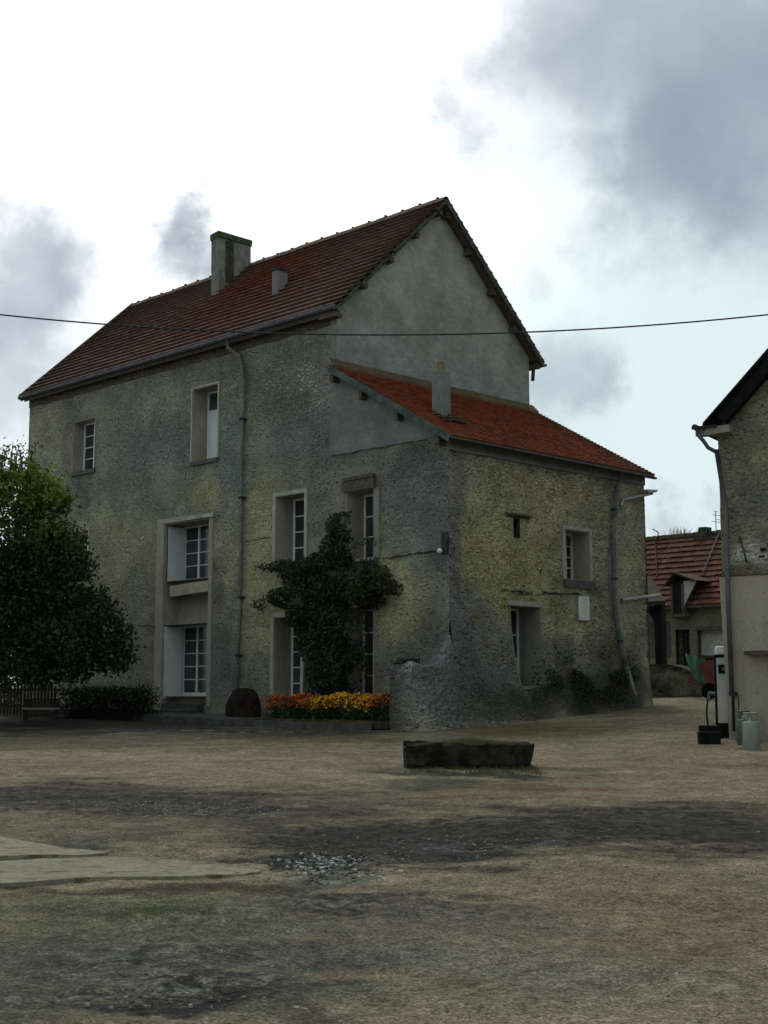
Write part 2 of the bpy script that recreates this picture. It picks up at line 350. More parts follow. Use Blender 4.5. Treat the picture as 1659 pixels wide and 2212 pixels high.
# right face of annex
def rmap(a,z,d): return (batter(z)+d,a,z)
AW=8.3
def rpaint(a,z): return paintat(RB,a,z,(.39,.365,.265),5.)
def redge(a,z): return True
def rmap2(a,z,d):
    k=min(1,max(0,(a-7.)/1.3)); bt_=batter(z)*(1-.75*k*k*(3-2*k))
    if a>AW-.05: a=AW+.05*mn.noise(Vector((0,1,z*3)))+.03*mn.noise(Vector((0,5,z*11)))
    if a<.02: a=0
    return (bt_+d,a,z)
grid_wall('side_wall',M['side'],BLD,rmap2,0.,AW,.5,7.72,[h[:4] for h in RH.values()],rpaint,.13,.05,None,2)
# buttress: continues the side face forwards beyond the corner
def fin():
    V=[];F=[];cols=[]
    prof=[(-1.62,2.05),(-1.5,2.3),(-1.3,2.24),(-.95,2.16),(-.6,2.2),(-.3,2.4),(-.12,2.75),(.0,3.0)]
    def top(a):
        for (p,q),(r,s) in zip(prof,prof[1:]):
            if p<=a<=r: return q+(s-q)*(a-p)/(r-p)
        return prof[-1][1]
    na,nz=18,22; rows=[]
    for side in (0,1):
        ids=[]
        for i in range(na+1):
            a=-1.62+1.62*i/na; t=top(a)+.06*mn.noise(Vector((a*5,0,0))); col=[]
            for j in range(nz+1):
                z=.3+(t-.3)*j/nz; d=.04*mn.noise(Vector((a*2,z*3,4)))+.06*mn.noise(Vector((a*7,z*9,4)))
                if side==0: P=(batter(z)+d-(.05 if j==nz else 0),a-(.05*(1-z/2.2) if i==0 else 0)+(.04*mn.noise(Vector((1,2,z*6))) if i==0 else 0),z)
                else: P=(-.42+d*.5,a,z)
                col.append(len(V)); V.append(P); cols.append(rpaint(a,z) if side==0 else (.1,.1,.09,0))
            ids.append(col)
        rows.append(ids)
        for i in range(na):
            for j in range(nz):
                q=(ids[i][j],ids[i+1][j],ids[i+1][j+1],ids[i][j+1]); F.append(q if side==0 else q[::-1])
    A,B=rows
    for i in range(na): F.append((A[i][nz],A[i+1][nz],B[i+1][nz],B[i][nz]))
    for j in range(nz): F.append((A[0][j],A[0][j+1],B[0][j+1],B[0][j]))
    me=bpy.data.meshes.new('buttress');me.from_pydata(V,[],F)
    at_=me.color_attributes.new('paint','FLOAT_COLOR','POINT'); at_.data.foreach_set('color',[x for c in cols for x in c])
    me.update(); o=bpy.data.objects.new('buttress',me);C.objects.link(o);me.materials.append(M['side']);o.parent=BLD; fixn(o)
    return o
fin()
q=MB(); q.box(-.36,-.02,-1.6,-1.0,2.24,2.31,j=.03); q.box(-.3,.0,-1.5,-1.15,2.31,2.36,j=.03); q.build('loose_cap_stone',M['stone'],BLD)
# gable wall (smooth cement) and the hidden walls
slope=(APEX-ZE)/AY2
def gpaint(a,z):
    c=[.235,.25,.245]
    k=mn.noise(Vector((a*.5,z*.5,3))); w=min(1,max(0,(z-10.5)/3)); 
    c=[c[0]*(1+.1*k)+.03*w,c[1]*(1+.1*k)+.025*w,c[2]*(1+.08*k)+.0*w]
    return (c[0],c[1],c[2],0)
def gmap(a,z,d): return (XA+d*.3,a,z)
grid_wall('gable_wall',M['smooth'],BLD,gmap,0.03,WG,7.,APEX+.05,[],gpaint,.1,.02,lambda a,z: z<ZE+slope*min(a,WG-a)+.16,3)
mb=MB(); g=(.16,.17,.15,0)
mb.face([(XB,0,.4),(XB,0,ZE),(XB,AY2,APEX),(XB,WG,ZE),(XB,WG,.4)],g); mb.face([(XB,WG,.4),(XB,WG,ZE),(XA,WG,ZE),(XA,WG,.4)],g)
mb.face([(XA,AW,.4),(XA,AW,10.1),(0,AW,7.7),(.1,AW,.4)],g)
mb.build('rear_wall',M['rough'],BLD)
# mortar band line, cracks as raised/dark ledges
def ledge(parent,pts,w,name='crack',mat='voidm',mp=None):
    mb=MB(); mb.tube([mp(*p) for p in pts],w,5); return mb.build(name,M[mat],parent)
def wl(px0,py0,px1,py1,n=14,face='f',w=.018):
    pts=[]
    for i in range(n+1):
        t=i/n; x=px0+(px1-px0)*t;y=py0+(py1-py0)*t+random.uniform(-1.6,1.6)
        a,z=(ony if face=='f' else onx)(x,y); pts.append((a,z))
    r=[w*random.uniform(.3,1.3) for _ in pts]; r[0]=r[-1]=.004
    mb=MB(); mb.tube([((a,-.015,z) if face=='f' else (batter(z)+.015,a,z)) for a,z in pts],r,5)
    return mb
mb=MB()
for q in [(825,1207,965,1186,'f',.02),(250,1351,342,1351,'f',.012),(765,1120,720,1122,'f',.008),(1090,1116,1148,1119,'r',.03),(1170,1279,1255,1284,'r',.02),(1082,1274,1150,1280,'r',.018),(1100,1283,1250,1285,'r',.008),
          (530,1170,585,1160,'f',.012),(1290,1165,1318,1165,'r',.014)]:
    wl(q[0],q[1],q[2],q[3],14,q[4],q[5]).build('open_joint',M['stone'],BLD)
# ---- windows
def mapf(a,d,z): return (a,d,z)
def mapr(a,d,z): return (batter(z)-d if d<.2 else -d, a, z)
def window(h,mp,cols,rows,fr=.055,surr='reveal',band=.05,proud=.03,glass_rows=None,shutter_from=None,sill='sill',sill_h=.07,sillout=.07,name='window',x0f=None,label=None,xband=True):
    a0,a1,z0,z1,d=h
    f=MB(); fd=.06
    def B(A0,A1,D0,D1,Z0,Z1,mb=f): mb.box(A0,A1,D0,D1,Z0,Z1,fn=lambda a,dd,z:mp(a,dd,z))
    B(a0,a0+fr,d,d+fd,z0,z1); B(a1-fr,a1,d,d+fd,z0,z1); B(a0+fr,a1-fr,d,d+fd,z1-fr,z1); B(a0+fr,a1-fr,d,d+fd,z0,z0+fr*1.4)
    iw=(a1-a0-2*fr); 
    zr0=z0+fr*1.4 if shutter_from is None else shutter_from
    for k in range(1,cols):
        a=a0+fr+iw*k/cols; w=.035 if (cols%2==0 and k==cols//2) or cols==3 else .013
        B(a-w,a+w,d-.004,d+fd-.006,zr0,z1-fr)
    for k in range(1,rows):
        z=zr0+(z1-fr-zr0)*k/rows; B(a0+fr,a1-fr,d+.008,d+fd-.012,z-.013,z+.013)
    w=f.build(name,M['frame'],BLD)
    if label: w['label']=label
    p=MB(); B(a0+fr*.5,a1-fr*.5,d+.035,d+.045,zr0-.02,z1-fr*.5,p); p.build('pane',M['glass'],w)
    if shutter_from is not None:
        s=MB(); B(a0+fr,a1-fr,d-.01,d+.03,z0+.02,shutter_from-.01,s); B(a0+fr,a1-fr,d-.02,d+.03,shutter_from-.05,shutter_from+.03,s)
        s.build('shutter_panel',M['shutterw'],w)
    # reveal lining
    r=MB(); t=.02; e=-proud
    def lin(A0,A1,D0,D1,Z0,Z1):
        n=8 if Z1-Z0>.5 else 1
        for k in range(n): B(A0,A1,D0,D1,Z0+(Z1-Z0)*k/n,Z0+(Z1-Z0)*(k+1)/n,r)
    lin(a0-t,a0,e,d+.02,z0-t,z1); lin(a1,a1+t,e,d+.02,z0-t,z1); lin(a0-t,a1+t,e,d+.02,z1,z1+t); B(a0,a1,0.01,d,z0-t,z0,r)
    r.build('reveal',M[surr],w)
    if band:
        b=MB()
        def linb(A0,A1,Z0,Z1):
            n=8 if Z1-Z0>.5 else 1
            for k in range(n): B(A0,A1,e-.012,.05,Z0+(Z1-Z0)*k/n,Z0+(Z1-Z0)*(k+1)/n,b)
        linb(a0-t-band,a0-t,z0,z1+band+t); linb(a1+t,a1+t+band,z0,z1+band+t); linb(a0-t,a1+t,z1+t,z1+t+band)
        b.build('surround',M['surround'],w)
    if sill:
        s=MB(); B(a0-.06,a1+.06,-sillout,.12,z0-sill_h-.02,z0-.012,s); s.build('sill',M[sill],w)
    return w
window(FH['W1'],mapf,2,4,band=.0,surr='reveal',sill_h=.12)
window(FH['W2'],mapf,2,1,band=.06,shutter_from=9.9,sill_h=.11)
w4=window(FH['W4'],mapf,2,4,band=.1,sill=None)
w5=window(FH['W5'],mapf,2,3,band=.0,sill='surround')
lt=MB(); lt.box(-3.68,-2.5,-.09,.1,6.74,7.02,j=.02); lt.box(-3.66,-2.5,-.12,.0,7.03,7.1,j=.015); lt.build('lintel',M['wood'],w5)
jb=MB(); jb.box(-2.56,-2.36,-.05,.02,4.95,6.74); jb.build('jamb_band',M['reveal2'],w5)
w6=window(FH['W6'],mapf,2,4,band=.0,sill='surround')
lt=MB(); lt.box(-3.7,-2.5,-.06,.08,3.73,3.9,j=.015); lt.build('lintel',M['woodlight'],w6)
jb=MB(); jb.bar((-3.62,.1,2.35),(-3.62,.6,2.75),.02,.05); jb.build('jamb_rail',M['wood'],w6)
w7=window(FH['W7'],mapf,2,5,band=.12,sill=None)
window(FH['W8'],mapf,2,4,band=.05,sill='sill')
window(RH['R2'],mapr,4,4,band=.09,surr='reveal',sill_h=.2,sillout=.06)
w=window(FH['R3'] if 'R3' in FH else RH['R3'],mapr,2,3,band=.0,surr='reveal2',sill=None)
lt=MB(); lt.box(.06,-.08,2.15,3.5,3.73,3.86,j=.008); lt.build('lintel',M['surround'],w)
# small vent opening
v=MB(); a0,a1,z0,z1,_=RH['R1']; v.box(-.3,-.28,a0-.02,a1+.02,z0-.02,z1+.02); w=v.build('vent_opening',M['voidm'],BLD)
v=MB()
for (p,q,r,s) in ((a0-.03,a0,z0,z1),(a1,a1+.03,z0,z1),(a0,a1,z0-.03,z0),(a0,a1,z1,z1+.03)): v.box(-.3,-.01,p,q,r,s)
v.build('vent_reveal',M['stone'],w)
v=MB(); v.box(-.02,.09,2.1,3.15,6.03,6.08,j=.012); v.build('vent_lintel',M['wood'],w)
pl=MB(); pl.box(.0,.05,5.07,5.52,3.46,4.1,j=.012); tag(pl.build('wall_plate',M['white'],BLD),'small white plate fixed to the side wall')
# tall composite bay W3
bay=MB(); bay.box(-11.84,-11.47,-.10,.5,.95,6.62); bay.box(-9.36,-9.2,-.04,.5,1.15,6.6); 
b=bay.build('bay_frame',M['reveal'],BLD,bevel=.01)
q=MB(); q.box(-11.84,-9.14,-.08,.5,6.60,6.72,j=.012); q.build('bay_lintel',M['surround'],b)
q=MB(); q.box(-11.47,-11.46,-.0,.75,1.1,6.6); q.box(-9.38,-9.37,0,.75,1.1,6.6); q.box(-11.47,-9.37,.0,.75,6.58,6.6); q.build('bay_reveal',M['reveal'],b)
q=MB(); q.box(-11.28,-9.40,.02,.22,4.42,4.74,fn=lambda x,y,z:(x,y,z+(x+10.3)*.04)); q.build('bay_beam',M['woodlight'],b)
q=MB(); q.box(-11.46,-9.38,.45,.6,3.56,4.42); q.box(-11.46,-9.38,.1,.75,4.42,4.55); q.build('bay_spandrel',M['reveal'],b)
q=MB(); q.box(-11.46,-9.38,.3,.75,4.72,4.86); q.build('bay_ledge',M['woodlight'],b)
u=window((-11.46,-9.38,4.86,6.55,.66),mapf,3,4,band=0,sill=None,fr=.06); 
q=MB(); q.box(-11.455,-11.415,.05,.64,4.84,6.5); q.build('shutter',M['shutterw'],u)
l=window((-11.46,-9.38,1.45,3.54,.66),mapf,3,5,band=0,sill=None,fr=.07)
q=MB(); q.box(-11.455,-11.41,-.02,.62,1.38,3.5); q.build('shutter',M['shutterw'],l)
q=MB(); q.box(-11.46,-9.38,.3,.8,1.2,1.44); q.build('sill',M['surround'],l)
q=MB(); q.box(-11.2,-9.5,-.25,.3,.8,1.24,j=.02); q.box(-11.3,-9.4,-.6,-.25,.8,1.06,j=.02); tag(q.build('door_step',M['kerb'],BLD))
# horizontal band where gutters sit: dark shadow board (eave soffit)
# ---- roofs
def tile_slope(mb,P0,P1,Q0,Q1,nc,tw,th,colf,jit=.006):
    P0,P1,Q0,Q1=map(Vector,(P0,P1,Q0,Q1)); nrm=(P1-P0).cross(Q0-P0).normalized()
    if nrm.z<0: nrm=-nrm
    for i in range(nc):
        t0=i/nc; t1=(i+1)/nc+.03/nc
        A0=P0.lerp(Q0,t0);A1=P1.lerp(Q1,t0);B0=P0.lerp(Q0,t1);B1=P1.lerp(Q1,t1); L=(A1-A0).length; n=max(1,int(L/tw)); off=.5 if i%2 else 0
        ss=[0]+[(k+off+ (0 if off else 0))/n for k in range(0 if off else 1,n)]+[1]
        prev=None
        for k in range(len(ss)-1):
            s0,s1=ss[k],ss[k+1]
            if s1-s0<1e-5: continue
            lift=th+random.uniform(-jit,jit); tl=random.uniform(-jit,jit)*.6
            lf=lift
            a=A0.lerp(A1,s0)+nrm*(lf+tl); b_=A0.lerp(A1,s1)+nrm*(lf-tl); c=B0.lerp(B1,s1)+nrm*.004; d=B0.lerp(B1,s0)+nrm*.004
            col=colf((s0+s1)/2,t0)
            mb.face([a,b_,c,d],col)
            lip=nrm*min(.022,th*.5); dn=(B0-A0).normalized()*(th*.5)
            mb.face([a-lip,b_-lip,b_,a],col); mb.face([a-lip,a-lip+dn,b_-lip+dn,b_-lip],col); mb.face([a-lip+dn-nrm*th*1.2,b_-lip+dn-nrm*th*1.2,b_-lip+dn,a-lip+dn],col)
def rc(c,v=.18):
    k=1+random.uniform(-v,v); return (c[0]*k,c[1]*k*random.uniform(.94,1.06),c[2]*k*random.uniform(.92,1.08))
OV=.28; RX0,RX1=XB-.13,XA+.33
ez=ZE-.0+.04; EY=-.3; EZ=11.72
def sag(x): return 0
def mcol(s,t):
    x=RX0+(RX1-RX0)*s; n=mn.noise(Vector((s*7,t*4,1)))+.5*mn.noise(Vector((s*22,t*9,2)))
    c=Vector((.25,.165,.145)).lerp(Vector((.205,.158,.138)),min(1,max(0,.5+n)))
    r=math.exp(-(((s-.57)/.13)**2+((t-.75-(s-.57)*0)/.28)**2)); c=c.lerp(Vector((.28,.08,.055)),min(1,r*.85))
    r=math.exp(-(((s-.62)/.25)**2+((t-.35)/.4)**2)); c=c.lerp(Vector((.2,.085,.07)),min(1,r*.6))
    ed=min(1,max(0,(s-.93)/.07)); c=c.lerp(Vector((.13,.085,.055)),ed*.8); ed=min(1,max(0,(.12-s)/.12)); c=c.lerp(Vector((.13,.08,.04)),ed*.7)
    top=min(1,max(0,(t-.75)/.25))*(1-min(1,r*1.5)); c=c.lerp(Vector((.1,.08,.06)),top*.6)
    if s<.45: c=c.lerp(Vector((.135,.105,.088)),min(1,(.45-s)*2.2)*.6)
    return rc(c,.07)
mb=MB(); RB_L=(RX0,EY,EZ); RT_L=(XB+.12,AY2,APEX+.16); RT_R=(RX1,AY2,APEX+.16)
tile_slope(mb,RB_L,(RX1,EY,EZ),RT_L,RT_R,20,.24,.1,mcol,.003)
tile_slope(mb,(RX0,WG-EY,EZ),(RX1,WG-EY,EZ),RT_L,RT_R,20,.24,.1,mcol,.003)
roof=mb.build('roof',M['tile'],BLD); roof['label']='steep dark red tiled main roof'
mb=MB(); dz=.16
for sgn in (0,1):
    y0=EY if not sgn else WG-EY
    mb.face([(RX0,y0,EZ-.02),(RX1-.04,y0,EZ-.02),(RX1-.04,AY2,APEX+.13),(XB+.15,AY2,APEX+.13)]); mb.face([(RX0,y0,EZ-dz),(RX1-.04,y0,EZ-dz),(RX1-.04,AY2,APEX+.13-dz),(XB+.15,AY2,APEX+.13-dz)])
    mb.face([(RX0,y0,EZ-.02),(RX1-.04,y0,EZ-.02),(RX1-.04,y0,EZ-dz),(RX0,y0,EZ-dz)]); mb.face([(RX0,y0,EZ-.02),(XB+.15,AY2,APEX+.13),(XB+.15,AY2,APEX+.13-dz),(RX0,y0,EZ-dz)])
mb.box(XB,XA,-.03,.05,ZE-.35,ZE+.17)
mb.build('roof_deck',M['wood'],roof)
# ridge
mb=MB(); n=44
for k in range(n):
    x0=XB+.1+(RX1-XB-.1)*k/n; x1=XB+.1+(RX1-XB-.1)*(k+1)/n; z=APEX+.24+random.uniform(-.012,.012); c=rc((.12,.085,.06))
    mb.face([(x0,AY2-.17,z-.15),(x1,AY2-.17,z-.15),(x1,AY2-.05,z),(x0,AY2-.05,z)],c);mb.face([(x0,AY2-.05,z),(x1,AY2-.05,z),(x1,AY2+.05,z),(x0,AY2+.05,z)],c);mb.face([(x0,AY2+.05,z),(x1,AY2+.05,z),(x1,AY2+.17,z-.15),(x0,AY2+.17,z-.15)],c)
    if k%2==0: mb.box(x1-.03,x1+.03,AY2-.04,AY2+.04,z-.02,z+.05,tuple(q*.4 for q in c))
mb.build('ridge',M['tile'],roof)
# verges on right gable
def rake(mb,side,x,w,h,off,y0=None,y1=None,jit=0):
    ys=EY if side==0 else WG-EY; n=10
    for k in range(n):
        t0,t1=k/n,(k+1)/n
        p=(x,ys+(AY2-ys)*t0,EZ+(APEX+.16-EZ)*t0-off+random.uniform(-jit,jit)); q=(x,ys+(AY2-ys)*t1,EZ+(APEX+.16-EZ)*t1-off+random.uniform(-jit,jit)); mb.bar(p,q,w,h,up=(1,0,0))
mb=MB(); rake(mb,0,RX1-.0,.09,.05,.07,jit=.05); rake(mb,1,RX1+.0,.17,.05,.07)
mb.build('verge_board',M['verge'],roof)
mb=MB(); mb.bar((RX0,EY,EZ+.0),(XB+.12,AY2,APEX+.2),.14,.16); vv=mb.build('left_verge',M['wood'],roof); vv.name='gable_verge'
mb=MB()
for t in (.03,.27,.5,.74,.96):
    for sgn in (0,1):
        mb=MB(); ys=EY if sgn==0 else WG-EY; y=ys+(AY2-ys)*t; z=EZ+(APEX+.16-EZ)*t-.24; mb.box(XA-.2,RX1-.08,y-.08,y+.08,z-.1,z+.06); mb.build('purlin',M['wood'],roof)
# eave gutter main
mb=MB(); mb.tube([(RX0+.03,EY-.06,EZ-.05),(XA+.33,EY-.06,EZ-.03)],.07,12); tag(mb.build('gutter',M['zinc'],roof))
mb=MB(); mb.box(XA-.35,RX1+.05,WG-EY-.1,WG-EY+.12,EZ-.13,EZ-.07,j=.01); mb.tube([(XA+.1,WG+.1,EZ-.2),(XA+.1,WG+.05,EZ-.6)],.06,8); mb.build('eave_return',M['zinc'],roof)
mb=MB(); mb.box(XA-.35,XA+.3,EY,-.02,EZ-.26,EZ-.16); mb.box(XB+.1,XA-.2,-.28,-.25,EZ-.2,EZ-.1); mb.build('soffit',M['wood'],roof)
# chimney main
cm=MB(); cm.box(-13.08,-12.66,2.72,4.1,13.6,16.5,fn=lambda x,y,z:(x+.015*(16.5-z),y,z)); ch=cm.build('chimney',M['chim'],roof,bevel=.03); ch['label']='broad grey rendered chimney with mossy cap'
cm=MB(); cm.box(-13.12,-12.62,2.68,4.15,16.45,16.7,j=.04); cm.build('chimney_cap',M['moss'],ch,bevel=.05)
cm=MB(); cm.box(-12.665,-12.63,3.0,3.35,15.0,16.46,j=.02,fn=lambda x,y,z:(x+.015*(16.5-z),y,z)); cm.build('soot_streak',M['stone'],ch)
cm=MB(); cm.box(-8.3,-8.05,1.35,1.75,12.9,14.05); ch=cm.build('chimney',M['chimg'],roof,bevel=.01); ch['label']='small square vent stack on the main roof'
cm=MB(); cm.box(-8.34,-8.01,1.31,1.79,14.05,14.12); cm.build('chimney_cap',M['stone'],ch)
# annex roof
S2=(10.13-7.72)/(4.05+.16)
def az(x): return 10.13-S2*(x-XA)
def acol(s,t):
    n=mn.noise(Vector((s*9,t*5,8)))+.5*mn.noise(Vector((s*30,t*14,2)))
    c=Vector((.28,.075,.036)).lerp(Vector((.23,.07,.038)),min(1,max(0,.5+n)))
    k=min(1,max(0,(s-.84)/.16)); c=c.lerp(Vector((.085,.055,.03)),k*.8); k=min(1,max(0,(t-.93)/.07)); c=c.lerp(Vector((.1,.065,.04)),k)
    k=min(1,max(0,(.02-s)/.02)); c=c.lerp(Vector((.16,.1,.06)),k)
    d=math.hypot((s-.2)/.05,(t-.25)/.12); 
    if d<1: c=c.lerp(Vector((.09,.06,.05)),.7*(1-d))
    return rc(c,.12)
mb=MB(); ax0,ax1=XA+.02,.26; ay0,ay1=-.27,AW+.2
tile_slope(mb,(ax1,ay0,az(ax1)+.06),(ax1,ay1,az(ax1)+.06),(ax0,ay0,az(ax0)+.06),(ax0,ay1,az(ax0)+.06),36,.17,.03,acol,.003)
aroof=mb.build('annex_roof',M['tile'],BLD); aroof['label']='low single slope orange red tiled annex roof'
mb=MB()
mb.face([(ax1,ay0+.03,az(ax1)+.045),(ax1,ay1-.03,az(ax1)+.045),(ax0,ay1-.03,az(ax0)+.045),(ax0,ay0+.03,az(ax0)+.045)]); mb.face([(ax1,ay0+.03,az(ax1)-.08),(ax1,ay1-.03,az(ax1)-.08),(ax0,ay1-.03,az(ax0)-.08),(ax0,ay0+.03,az(ax0)-.08)]); mb.face([(ax1,ay0+.03,az(ax1)-.08),(ax1,ay1-.03,az(ax1)-.08),(ax1,ay1-.03,az(ax1)+.045),(ax1,ay0+.03,az(ax1)+.045)])
mb.build('roof_deck',M['wood'],aroof)
mb=MB(); mb.bar((ax1+.02,ay0,az(ax1)-.03),(ax0,ay0,az(ax0)-.03),.04,.17,up=(0,0,1)); mb.build('verge_board',M['vergeg'],aroof)
mb=MB()
for x in (XA+.12,-2.85,-1.55,-.15): mb=MB(); mb.box(x-.06,x+.06,ay0+.02,.0,az(x)-.36,az(x)-.12,j=.012); mb.build('purlin',M['wood'],aroof)
mb=MB()
for k in range(22):
    y0=ay0+(WG+.15-ay0)*k/22; y1=ay0+(WG+.15-ay0)*(k+1)/22; c=rc((.1,.07,.042))
    mb.face([(XA+.02,y0,az(XA)+.24),(XA+.02,y1,az(XA)+.24),(XA+.24,y1,az(XA+.2)+.13),(XA+.24,y0,az(XA+.2)+.13)],c); mb.face([(XA+.24,y0,az(XA+.2)+.13),(XA+.24,y1,az(XA+.2)+.13),(XA+.24,y1,az(XA+.2)+.05),(XA+.24,y0,az(XA+.2)+.05)],c)
mb.build('abutment_tile',M['tile'],aroof)
mb=MB(); mb.tube([(ax1+.03,ay0,az(ax1)-.02),(ax1+.03,ay1,az(ax1)-.04)],.035,10); mb.build('gutter',M['darkzinc'],aroof)
mb=MB(); mb.box(.005,.05,.0,AW,7.42,7.72); mb.build('eave_band',M['chimg'],aroof)
cm=MB(); cm.box(-1.66,-1.3,1.2,1.53,8.2,9.83); ch=cm.build('chimney',M['chimg'],aroof,bevel=.008); ch['label']='narrow grey chimney with clay pot on annex roof'
cm=MB(); cm.box(-1.56,-1.4,1.28,1.45,9.83,10.12); cm.build('chimney_pot',M['pot'],ch,bevel=.02)
cm=MB()
for k in range(16): 
    x=-1.1+random.uniform(-.25,.35); y=1.2+random.uniform(-.4,.5); cm.box(x-.08,x+.08,y-.1,y+.1,az(x)+.1,az(x)+.13,rc((.09,.075,.065)),j=.012)
cm.build('loose_tile',M['tile'],aroof)
# downpipes
def P_f(px,py,d=-.1): a,z=ony(px,py,d); return (a,d,z)
pts=[(-8.25,EY-.05,EZ-.1),(-8.25,-.33,11.4),(-8.0,-.1,11.15)]+[P_f(*q) for q in ((527,820),(524,900),(521,1050),(520,1200),(518,1330),(513,1420),(506,1503))]
mb=MB(); mb.tube(pts,.052,10); dp=mb.build('downpipe',M['green'],BLD); dp['label']='green painted downpipe on the front facade'
for q in ((523,905),(521,1075),(519,1290),(513,1415)):
    p=P_f(*q); mb=MB(); mb.tube([(p[0],p[1],p[2]-.03),(p[0],p[1],p[2]+.03)],.085,10); mb.box(p[0]-.12,p[0]+.12,-.08,0,p[2]-.02,p[2]+.02); mb.build('pipe_clip',M['darkzinc'],dp)
mb=MB(); 
a=P_f(513,1440);b=P_f(506,1506); mb.tube([(a[0],a[1],a[2]),(b[0],b[1]-.02,b[2])],.072,10); mb.build('pipe_foot',M['surround'],dp)
def P_r(px,py,o=.1): a,z=onx(px,py); x=batter(z)+o; a,z=onx(px,py,x); return (batter(z)+o,a,z)
pts=[(ax1,6.85,az(ax1)-.08),(.12,6.85,7.2)]+[P_r(*q) for q in ((1326,1150),(1327,1290),(1333,1345),(1343,1400),(1353,1440))]
mb=MB(); mb.tube(pts,.075,10); dp=mb.build('downpipe',M['green'],BLD); dp['label']='bent grey green downpipe on the side wall'
mb=MB(); mb.tube([P_r(1353,1440),P_r(1364,1475),P_r(1374,1503)],[.07,.05,.04],8); mb.build('pipe_foot',M['surround'],dp)
for q in ((1326,1100),(1327,1250),(1340,1385)):
    p=P_r(*q); mb=MB(); mb.tube([(p[0],p[1],p[2]-.03),(p[0],p[1],p[2]+.03)],.09,10); mb.build('pipe_clip',M['darkzinc'],dp)
mb=MB(); mb.tube([(.12,6.95,6.7),(.12,7.1,6.88),(.14,8.5,7.2)],.045,8); mb.build('wall_gutter',M['steel'],BLD); mb=MB(); mb.tube([(.1,6.95,4.08),(.12,8.75,4.3)],.05,8); w=mb.build('wall_gutter',M['steel'],BLD)
mb=MB(); mb.box(-.3,.25,AW-.1,AW+.3,7.2,7.3,j=.04); mb.build('stone_cap',M['surround'],BLD)
# little lamp and bell on facade
mb=MB(); p=P_f(950,1190,-.1); mb.lathe([(.0,p[2]-.07),(.06,p[2]-.04),(.07,p[2]),(.05,p[2]+.05),(.0,p[2]+.07)],(p[0],p[1]),10); mb.build('wall_lamp',M['white'],BLD)
mb=MB(); p=P_f(957,1175,0); mb.box(p[0],p[0]+.18,-.06,.02,p[2]-.25,p[2]+.28); mb.build('wall_niche',M['stone'],BLD)
# ------------------------------------------------------------------ kerb platform and planter
def plat():
    mb=MB()
    n=60
    for i in range(n):
        x0=-19+18.3*i/n; x1=-19+18.3*(i+1)/n
        def zz(x,y): P=L2W(x,y); return float(gz0(P[0],P[1]))
        h=.17; xs=[]
        j0=.03*mn.noise(Vector((x0*2,0,0))); j1=.03*mn.noise(Vector((x1*2,0,0)))
        a=(x0,-1.95+j0,zz(x0,-1.95)-.1); b=(x1,-1.95+j1,zz(x1,-1.95)-.1)
        at0=(x0,-1.93+j0,zz(x0,-1.95)+h+j0*.5); bt=(x1,-1.93+j1,zz(x1,-1.95)+h+j1*.5)
        mb.face([a,b,bt,at0]); mb.face([at0,bt,(x1,.02,zz(x1,0)+h),(x0,.02,zz(x0,0)+h)])
    mb.face([(-19,-1.95,0),(-19,.02,0),(-19,.02,1.),(-19,-1.95,1.)])
    o=mb.build('kerb_platform',M['kerb'],None,C0); o.rotation_euler=(0,0,ROT); o['kind']='structure'; return o
plat()
def leaf_quad(mb,p,s,col,nrm=None,asp=.55):
    n=nrm if nrm is not None else Vector((random.gauss(0,1),random.gauss(0,1),random.gauss(0,1)+.4)).normalized()
    a=n.cross(Vector((random.gauss(0,1),random.gauss(0,1),random.gauss(0,1)))).normalized(); b=n.cross(a)
    p=Vector(p); mb.face([p-a*s*.5,p+b*s*asp*.5,p+a*s*.5,p-b*s*asp*.5],col)
def lc(c,v=.35):
    k=1+random.uniform(-v,v); return (c[0]*k*random.uniform(.8,1.25),c[1]*k,c[2]*k*random.uniform(.8,1.2),0)
bed=thing('flower_bed',C0+np.array([0,0,0]),ROT,'long bed of orange and yellow flowers below the climbing shrub','flower bed')
mbg=MB();mby=MB();mbo=MB()
def zg(x,y): P=L2W(x,y); return float(gz0(P[0],P[1]))
cl=[]
while len(cl)<125:
    y=random.uniform(-1.7,-.5); cl.append((random.uniform(-4.6-(y+1.7)*.95,-.5),y))
for (x,y) in cl:
    b=zg(x,y)+.15; hh=random.uniform(.5,.66)+.12*mn.noise(Vector((x*1.7,y,0)))
    for k in range(95):
        r=random.gauss(0,.16); t=random.uniform(0,6.28); z=b+random.uniform(0,hh)**1.; leaf_quad(mbg,(x+r*math.cos(t),max(-1.93,y+r*math.sin(t)),z),random.uniform(.05,.11),lc((.028,.05,.016)))
    px=(x+4.7+(y+1.7)*.95)/4.2
    org=(px<.42+random.uniform(-.08,.08)) or (px>.86 and y<-.9+0*px)
    fm=mbo if org else mby; base=(.62,.14,.015) if org else (.85,.42,.01)
    if org and random.random()<.3: base=(.3,.07,.03)
    for k in range(int(62 if random.random()<.8 else 10)):
        r=abs(random.gauss(0,.17)); t=random.uniform(0,6.28); leaf_quad(fm,(x+r*math.cos(t),max(-1.95,y+r*math.sin(t)),b+hh*random.uniform(.72,1.1)-r*.25),random.uniform(.04,.075),lc(base,.3),asp=.9)
o=mbg.build('flower_leaves',M['leaf'],bed); o=mbo.build('orange_blooms',M['petal'],bed); o=mby.build('yellow_blooms',M['petal'],bed)
mb=MB(); mb.box(-5.6,-.5,-1.85,-.1,.72,zg(-3,-1)+.2,); mb.build('soil',M['earth'],bed)
